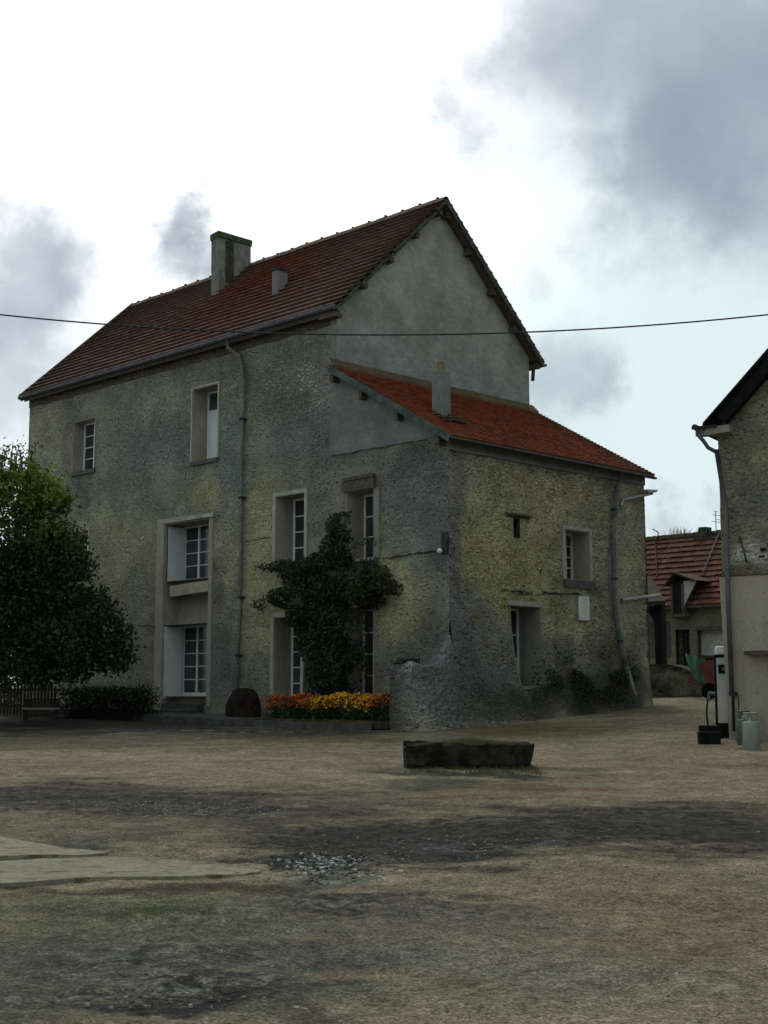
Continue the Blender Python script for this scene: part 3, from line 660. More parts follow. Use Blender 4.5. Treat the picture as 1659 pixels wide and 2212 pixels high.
# ------------------------------------------------------------------ climbing shrub on the facade
cs=thing('climbing_shrub',L2W(-4.6,-.6,0),ROT,'dark evergreen climbing shrub trained against the facade between the windows','shrub')
def pf(px,py,d=-.5): a,z=ony(px,py,d); return a,z
shp=[(728,1135,24,32),(722,1180,36,36),(700,1215,55,32),(632,1238,38,28),(640,1270,46,42),(680,1390,48,60),(650,1330,35,40),(690,1270,62,50),(750,1255,60,50),(790,1262,34,40),(715,1430,55,50),(770,1285,45,30),(680,1320,45,40),(725,1350,45,60),(705,1400,50,60),(700,1455,48,50),(735,1430,35,60),(600,1290,22,25),(826,1268,14,16),(600,1225,18,18),(640,1330,20,20)]
mb=MB(); o0=L2W(-4.6,-.6,0)
for (px,py,rx,ry) in shp:
    a,z=pf(px,py); ra=abs(pf(px+rx,py)[0]-a); rz=abs(z-pf(px,py+ry)[1]); n=int(3000*ra*rz)+380
    for k in range(n):
        t=random.uniform(0,6.283); r=random.uniform(0,1)**.45; fr=random.gauss(0,.05); r+=fr*1.2
        x=a+ra*r*math.cos(t); zz=z+rz*r*math.sin(t); th=.75*math.sqrt(max(0,1-min(1,r)**2))+.08
        if r>.55 and mn.noise(Vector((x*2.1,3,zz*2.1)))<-.12: continue
        y=-random.uniform(0,1)**.5*th-.02
        lum=.6+.9*max(0,mn.noise(Vector((x*2.3,y*2,zz*2.3))))
        base=(.032,.072,.034) if px<760 or py<1200 else (.045,.06,.022)
        leaf_quad(mb,(x+4.6,y+.6,zz),random.uniform(.06,.13),lc(tuple(c*lum for c in base)),None,.6)
for tr in (((572,1305),(585,1290),(605,1285)),((555,1225),(570,1222),(585,1232)),((745,1200),(790,1170),(808,1168)),((570,1298),(560,1302),(566,1320))):
    pts=[pf(*q,-.15) for q in tr]
    for k in range(90):
        t=random.random(); i=0 if t<.5 else 1; u=(t-.5*i)*2; x=pts[i][0]*(1-u)+pts[i+1][0]*u; zz=pts[i][1]*(1-u)+pts[i+1][1]*u
        leaf_quad(mb,(x+4.6+random.gauss(0,.05),random.uniform(-.3,0)+.5,zz+random.gauss(0,.06)),random.uniform(.05,.11),lc((.03,.05,.02)))
mb.build('foliage',M['leaf'],cs)
mb=MB(); 
for dx in (0,.12,-.1): mb.tube([(dx,.15,.9),(dx*1.5+.05,.2,2.2),(-dx*2,.3,3.6),(dx*4,.35,5.2)],[.07,.06,.04,.02],8)
mb.build('trunk',M['bark'],cs)
# ------------------------------------------------------------------ tree on the left
tx,ty=-10.5,37.5
tree=thing('broadleaf_tree',(tx,ty,float(gz0(tx,ty))),0,'large dark leafy tree with low hanging crown at the left edge','tree')
tzb=float(gz0(tx,ty))
ell=[]  # crown clumps, in metres relative to trunk foot: x,y,z,rx,ry,rz,n,col
def tb(px,py,rx,ry,Y=35.,dy=0.,n=1.):
    P=at(px,py,Y); s=Y/f; ell.append((P[0]-tx,P[1]-ty+dy,P[2]-tzb,rx*s,max(rx,ry)*s*.85,ry*s,n))
for q in ((58,1050,80,52),(-20,1050,90,80),(100,1110,60,60),(-60,1180,120,120),(60,1170,110,80),(130,1205,62,70),(150,1250,50,60),(60,1280,130,90),(170,1310,70,60),(212,1365,60,52),(236,1400,40,42),(120,1380,120,80),(200,1420,75,36),(20,1400,140,80),(80,1440,110,40),(-90,1350,140,130),(-150,1200,120,140),(-120,1070,100,100)):
    tb(*q)
ell+= [(-1.5,1.6,4.0,3.2,1.8,2.2,1.),(0.2,1.5,3.3,2.0,1.5,1.6,1.),(-3.5,-.2,3.8,2.,2.,2.2,1.),(0,-1.2,3.6,2.2,1.2,1.4,.9)]
mb=MB()
for (x,y,z,rx,ry,rz,n) in ell:
    N=int(2400*n*(rx*rz)**.9)+500
    nc=int(N/26)
    for k in range(nc):
        v=Vector((random.gauss(0,1),random.gauss(0,1),random.gauss(0,1))).normalized()*(random.uniform(0,1)**.28)*random.uniform(.9,1.08)
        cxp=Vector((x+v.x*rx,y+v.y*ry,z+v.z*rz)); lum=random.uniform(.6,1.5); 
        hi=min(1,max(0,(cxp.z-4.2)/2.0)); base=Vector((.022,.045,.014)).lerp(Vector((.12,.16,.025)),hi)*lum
        if v.length>.5 and mn.noise(cxp*.75)<-.27: continue
        if (v.length>.8) and mn.noise(cxp*1.6+Vector((5,5,5)))<-.24: continue
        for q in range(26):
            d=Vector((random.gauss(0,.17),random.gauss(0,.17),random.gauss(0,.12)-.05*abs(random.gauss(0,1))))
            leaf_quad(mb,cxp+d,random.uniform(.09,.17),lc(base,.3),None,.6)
# wispy sprays above
spr=[]
for k in range(26):
    P=at(random.uniform(-80,62),random.uniform(950,1010),35.); s=Vector((P[0]-tx,P[1]-ty+random.uniform(-.5,.5),P[2]-tzb)); e=s-Vector((random.uniform(-.3,.3),0,1.2)); spr.append((e,s))
    for q in range(70):
        t=random.random()**.8; p=e.lerp(s,t)+Vector((random.gauss(0,.12),random.gauss(0,.12),random.gauss(0,.07))); leaf_quad(mb,p,random.uniform(.06,.12),lc((.07,.09,.02),.3))
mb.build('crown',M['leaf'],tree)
mb=MB(); mb.tube([(-.35,0,-.3),(-.3,0,.8),(-.2,0,1.8),(0,0,3.2),(.1,0,4.6)],[.26,.2,.17,.12,.05],12)
for (x,y,z,rx,ry,rz,n) in ell[:18:2]: 
    if z>1.4: mb.tube([(-.2,0,1.5),(x*.4-.1,y*.4,1.5+(z-1.5)*.55),(x,y,z)],[.1,.06,.02],6)
for e,s in spr: mb.tube([e,e.lerp(s,.5)+Vector((.05,0,0)),s],[.025,.018,.008],5)
mb.build('trunk',M['bark'],tree)
# ------------------------------------------------------------------ bottom-left things
P=at(86,1549,38.6); bx,by,bz=P[0],P[1],float(gz0(P[0],P[1]))
bn=thing('garden_bench',(bx,by,bz),math.radians(4),'low dark wooden garden bench in the shade of the leafy tree','bench')
q=MB(); q.box(-.5,.5,-.02,.22,.3,.35); q.build('seat',M['surround'],bn)
q=MB()
for k in range(3): q.box(-.5,.5,.24,.27,.38+k*.08,.44+k*.08)
q.build('backrest',M['stone'],bn)
for sx in (-.42,.42):
    q=MB(); q.box(sx-.04,sx+.04,0,.05,0,.3); q.box(sx-.04,sx+.04,.2,.26,0,.6); q.build('leg',M['stone'],bn)
P=ground_at(70,1540); 
fx,fy=at(20,1500,41.)[:2]
pk=thing('picket_fence',(fx,fy,float(gz0(fx,fy))),math.radians(-8),'weathered pale wooden picket fence under the leafy tree','fence')
q=MB()
for k in range(17):
    h=1.0+random.uniform(-.12,.1); q.box(k*.105-.3,k*.105-.22,0,.02,0,h,rc((.05,.047,.038)),j=.008)
q.build('pickets',M['paintmat'],pk); q=MB(); q.box(-.35,1.6,.02,.05,.25,.32); q.box(-.35,1.6,.02,.05,.75,.82); q.build('rail',M['wood'],pk)
# hedge
hp=[at(x,1500,Y) for x,Y in ((150,40.2),(335,38.6))]
hd=thing('clipped_hedge',(hp[0][0],hp[0][1],float(gz0(hp[0][0],hp[0][1]))),math.atan2(hp[1][1]-hp[0][1],hp[1][0]-hp[0][0]),'very dark low hedge in front of the facade left of the tall bay','hedge')
q=MB(); Lh=math.dist(hp[0][:2],hp[1][:2])
for k in range(9000): leaf_quad(q,(random.uniform(0,Lh),random.uniform(-.6,.3),random.uniform(0,.85)+.06*random.gauss(0,1)),random.uniform(.05,.1),lc((.012,.02,.009)))
q.build('foliage',M['leaf'],hd)
lv=thing('grey_leaved_shrub',(hp[0][0]-.1,hp[0][1]+.45,float(gz0(hp[0][0],hp[0][1]))),math.atan2(hp[1][1]-hp[0][1],hp[1][0]-hp[0][0]),'pale grey flowering stems rising behind the dark low hedge','plant')
q=MB()
for k in range(120):
    x=random.uniform(-.3,Lh*.75); h=1.15+random.uniform(-.2,.12)-.12*abs(x/Lh-.4); dx=random.uniform(-.08,.08)
    for j in range(14):
        t=random.uniform(.62,1.); leaf_quad(q,(x+dx*t+random.gauss(0,.02),random.gauss(0,.05),h*t),random.uniform(.03,.06),lc((.15,.165,.15),.4))
q.build('flower_stems',M['leaf'],lv)
ph=at(-150,1500,52.); bh=thing('garden_hedge',(ph[0],ph[1],float(gz0(ph[0],ph[1]))),0,'dark tall garden hedge far behind the tree trunk at the left edge','hedge')
q=MB()
for k in range(9000): leaf_quad(q,(random.uniform(-2,3.6),random.uniform(-.4,.4),random.uniform(-.3,1.8)+.15*random.gauss(0,1)),random.uniform(.09,.16),lc((.03,.045,.02)))
q.build('foliage',M['leaf'],bh)
# dark mound
P=ground_at(535,1540); a=L2W(-6.8,-.75,0)
md=thing('dark_mound',(a[0],a[1],float(gz0(a[0],a[1]))+.14),ROT,'dark rounded covered mound beside the foot of the facade downpipe','covered heap')
V=[];F=[];n1,n2=24,10
for j in range(n2+1):
    t=j/n2*math.pi/2
    for i in range(n1):
        p=2*math.pi*i/n1; r=math.cos(t)**.7*(1+.1*mn.noise(Vector((math.cos(p)*1.5,math.sin(p)*1.5,j*.3)))); V.append((.62*r*math.cos(p),.35*r*math.sin(p),.80*math.sin(t)**.8))
for j in range(n2):
    for i in range(n1): F.append((j*n1+i,j*n1+(i+1)%n1,(j+1)*n1+(i+1)%n1,(j+1)*n1+i))
M['tarpd']=mat_simple('dark_cover',(.016,.012,.011),.9,.4,4.,spec=.1)
me=bpy.data.meshes.new('heap_cover');me.from_pydata(V,[],F); me.polygons.foreach_set('use_smooth',[True]*len(F)); o=bpy.data.objects.new('heap_cover',me);C.objects.link(o);me.materials.append(M['tarpd']);o.parent=md
# ------------------------------------------------------------------ stone trough
P=ground_at(1015,1660); P2=ground_at(1015,1660)
T=thing('stone_trough',(P[0],P[1]+.28,P[2]+.0),math.radians(3),'low rough dark stone trough filled with weeds in the middle of the yard','trough')
def trough():
    V=[];F=[]; hl=1.0; nx=46
    prof=[(-.30,0),(-.33,.1),(-.34,.22),(-.34,.34),(-.33,.39),(-.28,.405),(-.22,.40),(-.2,.33),(.2,.33),(.22,.40),(.28,.405),(.33,.39),(.34,.2),(.30,0)]
    for i in range(nx+1):
        t=i/nx; x=-hl+2*hl*t; e=1-.10*max(0,(abs(2*t-1)-.88)/.12)**2; right=(.07*max(0,(t-.9)/.1)) 
        for (y,z) in prof:
            d=Vector((x*3,y*4,z*5)); k=.06*mn.noise(d)+.03*mn.noise(d*2.7)
            zz=z*(1-.04*mn.noise(Vector((x*1.3,0,7))))+ (0 if z<.05 else .055*mn.noise(Vector((x*2.5,y,1)))+.02*mn.noise(Vector((x*9,y*3,1))))
            xx=x-( (1-z/.4)*.09*max(0,(t-.85)/.15)) + (.02*mn.noise(Vector((z*9,y*5,3))) if t<.04 else 0)
            V.append((xx+k*.3,y*e+k*(1 if abs(y)>.25 else 0),zz-.02))
    m=len(prof)
    for i in range(nx):
        for j in range(m-1): F.append((i*m+j,(i+1)*m+j,(i+1)*m+j+1,i*m+j+1))
    F.append(tuple(range(m))); F.append(tuple(nx*m+j for j in reversed(range(m))))
    me=bpy.data.meshes.new('basin');me.from_pydata(V,[],F); me.update(); o=bpy.data.objects.new('basin',me);C.objects.link(o);me.materials.append(M['troughm']);o.parent=T; fixn(o)
trough()
q=MB(); q.box(-.9,.9,-.22,.22,.3,.335); q.build('soil',M['earth'],T)
q=MB()
for k in range(4200):
    x=random.gauss(.05,.5); 
    if abs(x)>.88: continue
    h=random.uniform(.03,.12)*(1.25-abs(x)); y=random.uniform(-.24,.24); q.face([(x,y,.33),(x+.006,y,.33),(x+random.gauss(0,.03),y+random.gauss(0,.02),.35+h)],lc((.1,.1,.04)))
q.build('weeds',M['leaf'],T)
# ------------------------------------------------------------------ right building
vx=ray(-3900,YH)[:2]; vx=-vx/np.linalg.norm(vx); RXv=np.array([vx[0],vx[1],0]); RYv=np.array([-vx[1],vx[0],0]); rrot=math.atan2(vx[1],vx[0])
RO=at(1566,1492,27.1); RO[2]=float(gz0(RO[0],RO[1]))
def onR(px,py,Y=0):
    d=ray(px,py); t=(Y-(EYE-RO)@RYv)/(d@RYv); P=EYE+t*d; return ((P-RO)@RXv,P[2]-RO[2])
RBd=thing('gabled_outbuilding',RO,rrot,'outbuilding with grey plastered gable above a cream rendered ground floor at the right edge','building')
e0=onR(1518,914,-.3); e1=onR(1659,752,-.3); rs=(e1[1]-e0[1])/(e1[0]-e0[0]); ze=onR(1560,935)[1]; zc=onR(1600,1245)[1]
WR=9.0; rid=WR/2
RBl=[]
def rb2(px,py,rx,ry,col,k=1.,fl=None):
    a,z=onR(px,py); b=onR(px+rx,py)[0]-a; c=z-onR(px,py+ry)[1]; RBl.append((a,z,abs(b),abs(c),col,k,fl))
rb2(1612,1195,34,20,(.45,.44,.38),1.); rb2(1645,1200,18,24,(.45,.44,.39),1.); rb2(1600,960,50,60,(.17,.16,.13),.7); rb2(1640,1020,30,50,(.27,.25,.17),.7); rb2(1590,1100,40,60,(.16,.16,.135),.7); rb2(1650,1100,30,40,(.17,.17,.16),.7);rb2(1600,1235,60,12,(.12,.08,.05),.7)
ztop=lambda a: ze+rs*min(a+.0,WR-a)
grid_wall('gable_wall',M['shed'],RBd,lambda a,z,d:(a,-d,z),0.02,WR,zc-.1,ze+rs*rid,[],lambda a,z:paintat(RBl,a,z,(.22,.205,.155),2.,.15),.12,.025,lambda a,z:z<ztop(a),6)
q=MB(); q.box(-.02,WR,-.07,.06,-.4,zc,fn=lambda x,y,z:(x+(.10*(1-z/zc) if x<1 else 0),y,z)); tag(q.build('ground_floor_render',M['cream'],RBd),'smooth cream rendered lower wall')
q=MB(); q.box(.05,WR,.06,11,-.4,ze-.05,(.14,.13,.1,0)); q.build('body_wall',M['shed'],RBd)
q=MB(); q.box(-.02,WR,-.09,.0,zc-.0,zc+.03,j=.01); q.build('drip_course',M['wood'],RBd)
k0=onR(1618,1410);  q=MB(); q.box(k0[0],k0[0]+1.6,-.42,-.07,k0[1]+.02,k0[1]+.1,j=.012); w=q.build('canopy',M['cream'],RBd)
q=MB(); q.box(k0[0]+.02,k0[0]+1.58,-.4,-.08,k0[1]-.05,k0[1]+.015); q.build('canopy_underside',M['wood'],w)
# roof
q=MB()
def rz(x): return e0[1]+rs*(x-e0[0])
mx=rid
for (xa,xb) in ((e0[0],mx),(2*mx-e0[0],mx)):
    za,zb=e0[1],rz(mx)
    P=[(xa,-.32,za),(xb,-.32,zb),(xb,11.3,zb),(xa,11.3,za)]
    q.face(P); q.face([(p[0],p[1],p[2]-.16) for p in P]); q.face([P[0],P[1],(P[1][0],P[1][1],P[1][2]-.22),(P[0][0],P[0][1],P[0][2]-.05)]); q.face([P[0],P[3],(P[3][0],P[3][1],P[3][2]-.16),(P[0][0],P[0][1],P[0][2]-.16)])
rr=q.build('roof',M['black'],RBd)
q=MB(); q.bar((e0[0]+.35,-.2,rz(e0[0]+.35)-.3),(mx,-.2,rz(mx)-.3),.25,.2,up=(0,1,0)); q.build('barge_board',M['black'],rr)
q=MB(); g0=onR(1512,925); q.box(g0[0]+.02,.35,-.28,0.02,ze-.06,ze+.1,j=.02); q.build('eave_box',M['reveal2'],rr)
q=MB(); q.tube([(g0[0],-.33,g0[1]-.03),(g0[0]+.06,11,g0[1]-.03)],.06,10); q.box(g0[0]-.06,.1,-.34,-.28,g0[1]-.07,g0[1]-.02); q.build('gutter',M['darkzinc'],rr)
pts=[(g0[0]+.06,-.3,g0[1]-.05),(g0[0]+.08,-.3,g0[1]-.22),(g0[0]+.16,-.28,g0[1]-.32),(-.12,-.2,g0[1]-.45),(.03,-.14,g0[1]-.55)]
q=MB(); q.tube(pts,.04,10); 
pe=[(.03,-.14,g0[1]-.5)]+[(onR(x,y,-.16)[0],-.16,onR(x,y,-.16)[1]) for x,y in ((1568,1100),(1573,1300),(1581,1500))]
q.tube(pe,.047,10); w=q.build('downpipe',M['zinc'],RBd)
q=MB(); a=onR(1583,1500,-.16); b=onR(1586,1580,-.16); q.tube([(a[0],-.16,a[1]),(b[0],-.17,b[1])],.03,8); q.tube([(a[0]+.1,-.14,a[1]),(b[0]+.11,-.15,b[1])],.008,6); q.box(a[0]-.06,a[0]+.07,-.23,-.09,a[1]-.03,a[1]+.05); q.build('pipe_foot',M['darkzinc'],w)
q=MB()
for (px,py) in ((1592,1180),): 
    a=onR(px+8,py-10); q.tube([(a[0],-.05,a[1]+.1),(a[0]+.05,-.07,a[1]-.1),(a[0]+.13,-.06,a[1]-.42)],.02,6)
q.build('wall_cable',M['stone'],RBd)
q=MB(); a=onR(1650,1188); q.box(a[0]-.06,a[0]+.04,-.04,.02,a[1]-.02,a[1]+.04); q.build('wall_hole',M['voidm'],RBd); q=MB(); a=onR(1647,1202); q.box(a[0]-.06,a[0]+.04,-.04,.02,a[1]-.02,a[1]+.02); q.build('wall_hole',M['voidm'],RBd)
# ------------------------------------------------------------------ fuel pump
P=at(1562,1492,27.75); PB=(P[0],P[1],float(gz0(P[0],P[1])))
PU=thing('fuel_pump',PB,rrot*.35,'old grey farm fuel pump with hose at the corner of the cream outbuilding','fuel pump')
q=MB(); q.box(-.5,.3,-.35,.3,-.05,.22); q.build('plinth',M['black'],PU,bevel=.02)
q=MB(); q.box(-.13,.16,-.16,.14,.22,1.62); q.build('body',M['pumpm'],PU,bevel=.02)
q=MB(); q.box(-.16,-.131,-.17,.15,.2,1.62); q.box(-.15,.17,-.18,.15,.2,.27); q.build('side_cover',M['black'],PU)
q=MB(); q.box(-.125,.165,-.175,-.155,1.15,1.55); q.build('face_panel',M['pumpl'],PU)
q=MB(); q.box(-.09,.1,-.19,-.172,1.25,1.43); d=q.build('display',M['black'],PU); q=MB(); q.box(-.02,.05,-.195,-.191,1.32,1.37); q.build('readout',M['chimg'],d)
q=MB(); q.box(-.15,.18,-.18,.16,1.57,1.62); q.build('cap_band',M['black'],PU); q=MB(); q.box(-.14,.17,-.17,.15,1.62,1.80); q.build('head',M['white'],PU,bevel=.04)
pts=[(-.3,-.14,.78),(-.33,-.15,.6),(-.34,-.16,.4),(-.32,-.16,.2),(-.26,-.2,.05),(-.2,-.2,.22)]
q=MB(); q.tube([(-.14,-.05,.86),(-.24,-.1,.84),(-.3,-.14,.76)]+pts[1:],.018,8); h=q.build('hose',M['black'],PU)
q=MB(); q.tube([(-.13,-.08,.84),(-.3,-.12,.86)],.035,8); q.box(-.32,-.26,-.16,-.08,.74,.86); q.build('nozzle',M['zinc'],h)
P=ground_at(1536,1608)
bb=thing('black_box',(P[0],P[1]+.15,P[2]),rrot*.2,'low black block on the ground in front of the fuel pump','box')
q=MB(); q.box(-.2,.2,-.15,.15,0,.2); q.build('body',M['black'],bb,bevel=.012); q=MB(); q.box(-.21,.21,-.16,.16,.2,.225); q.build('lid',M['black'],bb)
# gas cylinders
def cyl(P,mat,label,s=1.):
    t=thing('gas_cylinder',P,.3,label,'gas cylinder','gas cylinders by the cream wall')
    q=MB(); r=.165*s; q.lathe([(r*.94,0),(r,.02),(r,.46),(r*.98,.49),(r*.9,.51),(r*.4,.52),(0.01,.525)],(0,0),28); q.build('body',mat,t)
    q=MB()
    for a0 in (.3,2.4,4.5):
        for k in range(6):
            a=a0+k*.22; b=a+.22; rr_=r*.84; z0,z1=(.48,.66); 
            if 1<=k<=4: z0=.57
            q.face([(rr_*math.cos(a),rr_*math.sin(a),z0),(rr_*math.cos(b),rr_*math.sin(b),z0),(rr_*math.cos(b),rr_*math.sin(b),z1),(rr_*math.cos(a),rr_*math.sin(a),z1)])
    q.tube([(r*.84*math.cos(a),r*.84*math.sin(a),.66) for a in [k*.2618 for k in range(25)]],.012,6,cap=False)
    q.build('collar',mat,t); q=MB(); q.tube([(0,0,.5),(0,0,.58)],.03,8); q.build('valve',M['steel'],t); return t
P=ground_at(1629,1622); cyl((P[0],P[1]+.16,P[2]),M['bottle'],'tall grey gas cylinder with open collar standing by the cream wall',.93)
P=ground_at(1607,1611); cyl((P[0]+.06,P[1]+.2,P[2]-.03),M['bottleg'],'small dark green cylinder half hidden behind the grey gas cylinder',.8)
# ------------------------------------------------------------------ background farmhouse
YF=29.1
x0=ony(1380,1400,YF)[0]; x1=ony(1640,1400,YF)[0]; zE=ony(1520,1303,YF)[1]; zB=2.3
FO=L2W(x0-3,YF,zB); LF=x1-x0+3
BF=thing('background_farmhouse',FO,ROT,'distant farmhouse with brown red tiled roof seen between the two nearer buildings','building')
def ff(px,py,Y=0): a,z=ony(px,py,YF+Y); return a-(x0-3),z-zB
HE=zE-zB
dr=[ff(1459,1360)[0],ff(1489,1360)[0],0.05,ff(1470,1360)[1]]
gr=[ff(1506,1360)[0],ff(1506,1360)[0]+4.5,0.,ff(1506,1362)[1]]
grid_wall('front_wall',M['shed'],BF,lambda a,z,d:(a,-d,z),0,LF,-1.2,HE,[dr,gr],lambda a,z:(.16+.03*mn.noise(Vector((a,z,0))),.155,.11,0),.3,.02,None,8)
q=MB(); q.box(0.05,LF-.05,.5,6,-1.2,HE,(.14,.13,.1,0)); q.build('body_wall',M['shed'],BF)
q=MB(); q.box(dr[0],dr[1],.25,.3,dr[2],dr[3]); dd=q.build('door',M['voidm'],BF); q=MB(); q.box(dr[0]+.05,dr[0]+.28,.15,.2,dr[2],dr[3]-.05); q.box(dr[1]-.35,dr[1]-.3,.18,.24,dr[2],dr[3]-.05); q.build('door_leaf',M['stone'],dd)
q=MB(); q.box(gr[0],gr[1],.3,.35,gr[2],gr[3]); gg=q.build('barn_door',M['surround'],BF); gg['label']='wide pale boarded barn door'; q=MB(); q.box(gr[0]-.1,gr[1],-.06,.2,gr[3],gr[3]+.16); q.build('lintel',M['wood'],gg)
ov=.35; ry=3.2; zR=ff(1476,1161,ry)[1]
def bcol(s,t): 
    c=Vector((.115,.055,.042)).lerp(Vector((.2,.04,.032)),min(1,max(0,(s-.72)*6))*(1 if .1<t<.9 else .4)); return rc(c,.2)
q=MB(); tile_slope(q,(-.3,-ov,HE-.1),(LF,-ov,HE-.1),(-.3,ry,zR),(LF,ry,zR),13,.3,.09,bcol,.02); q.face([(-.3,ry,zR),(LF,ry,zR),(LF,2*ry+ov,HE-.1),(-.3,2*ry+ov,HE-.1)],(.08,.05,.04)); rf=q.build('roof',M['tile'],BF)
q=MB(); q.box(-.3,LF,ry-.12,ry+.12,zR,zR+.14,rc((.1,.075,.055)),j=.02)
for k in range(60): q.box(-.3+k*.3,-.12+k*.3,ry-.1,ry+.1,zR+.1,zR+.19,rc((.09,.07,.055)),j=.02)
q.build('ridge',M['tile'],rf)
q=MB(); q.face([(-.3,-ov,HE-.12),(LF,-ov,HE-.12),(LF,.2,HE-.05),(-.3,.2,HE-.05)]); q.box(-.3,LF,-ov,-ov+.04,HE-.2,HE-.08); q.build('eave_board',M['wood'],rf)
a=ff(1524,1148,ry); q=MB(); q.box(a[0]-.5,a[0]+.5,ry-.3,ry+.3,zR-.3,zR+.18,j=.05); q.box(a[0]-.25,a[0]+.15,ry-.25,ry+.25,zR+.18,zR+.38,j=.03); q.build('chimney',M['stone'],rf)
a=ff(1547,1150,ry); h=ff(1547,1104,ry)[1]; q=MB(); q.tube([(a[0],ry,zR-.2),(a[0],ry,h)],.025,6); 
for z,w in ((h,.2),(h-.18,.35),(h-.5,.45)): q.tube([(a[0]-w*.2,ry-w*.5,z),(a[0]+w*.6,ry+w*.5,z-.05)],.015,5)
q.tube([(a[0],ry,h-.4),(a[0]+.8,ry+.3,h-.5)],.012,5); q.build('aerial',M['steel'],rf)
# dormer / hay door
def onroofB(px,py):
    # front slope plane of the background roof
    d=ray(px,py); s=(zR-(HE-.1))/(ry+ov)
    t=( (zB+HE-.1)+s*ov - EYE[2] + s*((EYE-L2W(0,YF,0))@AY) )/(d[2]-s*(d@AY)); P=EYE+t*d; return ((P-C0)@AX-(x0-3),(P-C0)@AY-YF,P[2]-zB)
a0=ff(1462,1250)[0]; a1=ff(1489,1250)[0]; zt=ff(1475,1262)[1]; zs=ff(1475,1328)[1]; am=(a0+a1)/2
q=MB(); q.box(a0,a0+.09,-.55,1.2,zs,zt); q.box(a1-.09,a1,-.55,1.2,zs,zt); q.box(a0-.12,a1+.12,-.65,-.05,zs-.12,zs); dm=q.build('dormer',M['wood'],BF); dm['label']='open dark hay dormer with small gabled roof'
q=MB(); q.box(a0+.09,a1-.09,-.45,-.4,zs,zt+.1); q.build('opening',M['voidm'],dm)
q=MB(); w=.75; wl2=.25
q.face([(am,-.75,zt+.5),(a1+w,-.75,zt+.1),(a1+w,1.0,zt+.1),(am,2.2,zt+.5)],(.11,.07,.05)); q.face([(am,-.75,zt+.5),(a0-wl2,-.75,zt-.1),(a0-wl2,1.0,zt-.1),(am,2.2,zt+.5)],(.09,.06,.045))
q.face([(am,-.76,zt+.4),(a1+w,-.76,zt+.0),(a1+w,-.76,zt+.1),(am,-.76,zt+.5)],(.03,.025,.02)); q.face([(am,-.76,zt+.4),(a0-wl2,-.76,zt-.2),(a0-wl2,-.76,zt-.1),(am,-.76,zt+.5)],(.03,.025,.02)); q.build('dormer_roof',M['tile'],dm)
q=MB(); q.face([(a1,-.5,zt+.1),(a1+.7,-.5,zt+.1),(a1,-.5,zs+.35)]); q.face([(a1,-.5,zt+.1),(a1,-.5,zs+.35),(a1,.8,zs+.35),(a1,.8,zt+.1)]); q.build('dormer_cheek',M['surround'],dm)
p=onroofB(1556,1156); p2=onroofB(1522,1240); q=MB(); q.tube([(p[0],p[1]-.1,p[2]+.1),(p2[0],p2[1]-.1,p2[2]+.1)],.035,6); q.build('roof_pole',M['steel'],rf)
p=onroofB(1418,1175); p2=onroofB(1421,1250); q=MB(); q.tube([(p2[0],p2[1]-.08,p2[2]+.08),(p[0],p[1]-.08,p[2]+.1),(p[0],ry,zR+.35),(p[0]-.35,ry,zR+.55)],.03,6); q.build('stove_pipe',M['darkzinc'],rf)
# lean-to shed in front-left of it
YS=20.
sx0=ony(1370,1400,YS)[0]; sx1=ony(1442,1400,YS)[0]
SO=L2W(sx0-2.4,YS,1.25); SH=thing('lean_to_shed',SO,ROT,'dark open lean-to shed with brown roof against the end of the stone farmhouse','shed')
def sf(px,py,Y=0): a,z=ony(px,py,YS+Y); return a-(sx0-2.4),z-1.25
zt=sf(1420,1302)[1]; LS=sx1-sx0+2.4
q=MB(); 
for k in range(8): 
    t0,t1=k/8,(k+1)/8; q.face([(0,t0*2.6-.3,zt+t0*1.15+.04),(LS+.15-t0*2.3,t0*2.6-.3,zt+t0*1.15+.04),(LS+.15-t1*2.3,t1*2.6-.3,zt+t1*1.15+.04),(0,t1*2.6-.3,zt+t1*1.15+.04)],rc((.055,.04,.032)))
q.face([(0,-.3,zt-.12),(LS+.15,-.3,zt-.12),(LS+.15,-.3,zt+.04),(0,-.3,zt+.04)],(.03,.03,.025)); q.build('roof',M['tile'],SH)
for px in (1427,): 
    a=sf(px,1400)[0]; q=MB(); q.box(a-.18,a+.14,-.1,.2,-.3,zt-.1); q.prism([(a-.6,zt-.12),(a+.14,zt-.12),(a+.1,zt-.6),(a-.15,zt-.8)],'y',-.08,.18); q.build('post',M['black'],SH)
q=MB(); q.box(0,LS-2.6,2.2,2.3,-.3,zt+.9); q.build('rear_wall',M['wood'],SH); q=MB(); a=sf(1396,1345)[0]; q.box(a-1.,a+.7,.6,.7,1.6,3.0,(.14,.13,.11)); q.build('pale_board',M['tile'],SH)
# retaining wall + terrace
YW=13.5
def wf(px,py): return ony(px,py,YW)
rw=[wf(1385,1438),wf(1462,1440),wf(1500,1456),wf(1540,1492)]
RO2=L2W(rw[0][0]-2,YW,0)
RWt=thing('retaining_wall',RO2,ROT,'low ruined stone retaining wall sloping down beside the lane behind the farmhouse','stone wall')
ox=rw[0][0]-2
def wt(a):
    P=[(ox,rw[0][1])]+list(rw)+[(ox+30,1.25)]
    for (p,q_),(r,s) in zip(P,P[1:]):
        if p<=a<=r: return q_+(s-q_)*(a-p)/(r-p)
    return 1.2
aR=rw[3][0]
q=MB(); n=44; 
def cW(a,z): k=1+.4*mn.noise(Vector((a*1.5,z*2,0))); return (.2*k,.195*k,.145*k,0)
grid_wall('wall_face',M['side'],RWt,lambda a,z,d:(a-ox,-d*2,z*1.0),ox,aR,.9,3.,[],cW,.11,.06,lambda a,z:z<wt(a)+.05*mn.noise(Vector((a*5,0,0))),12)
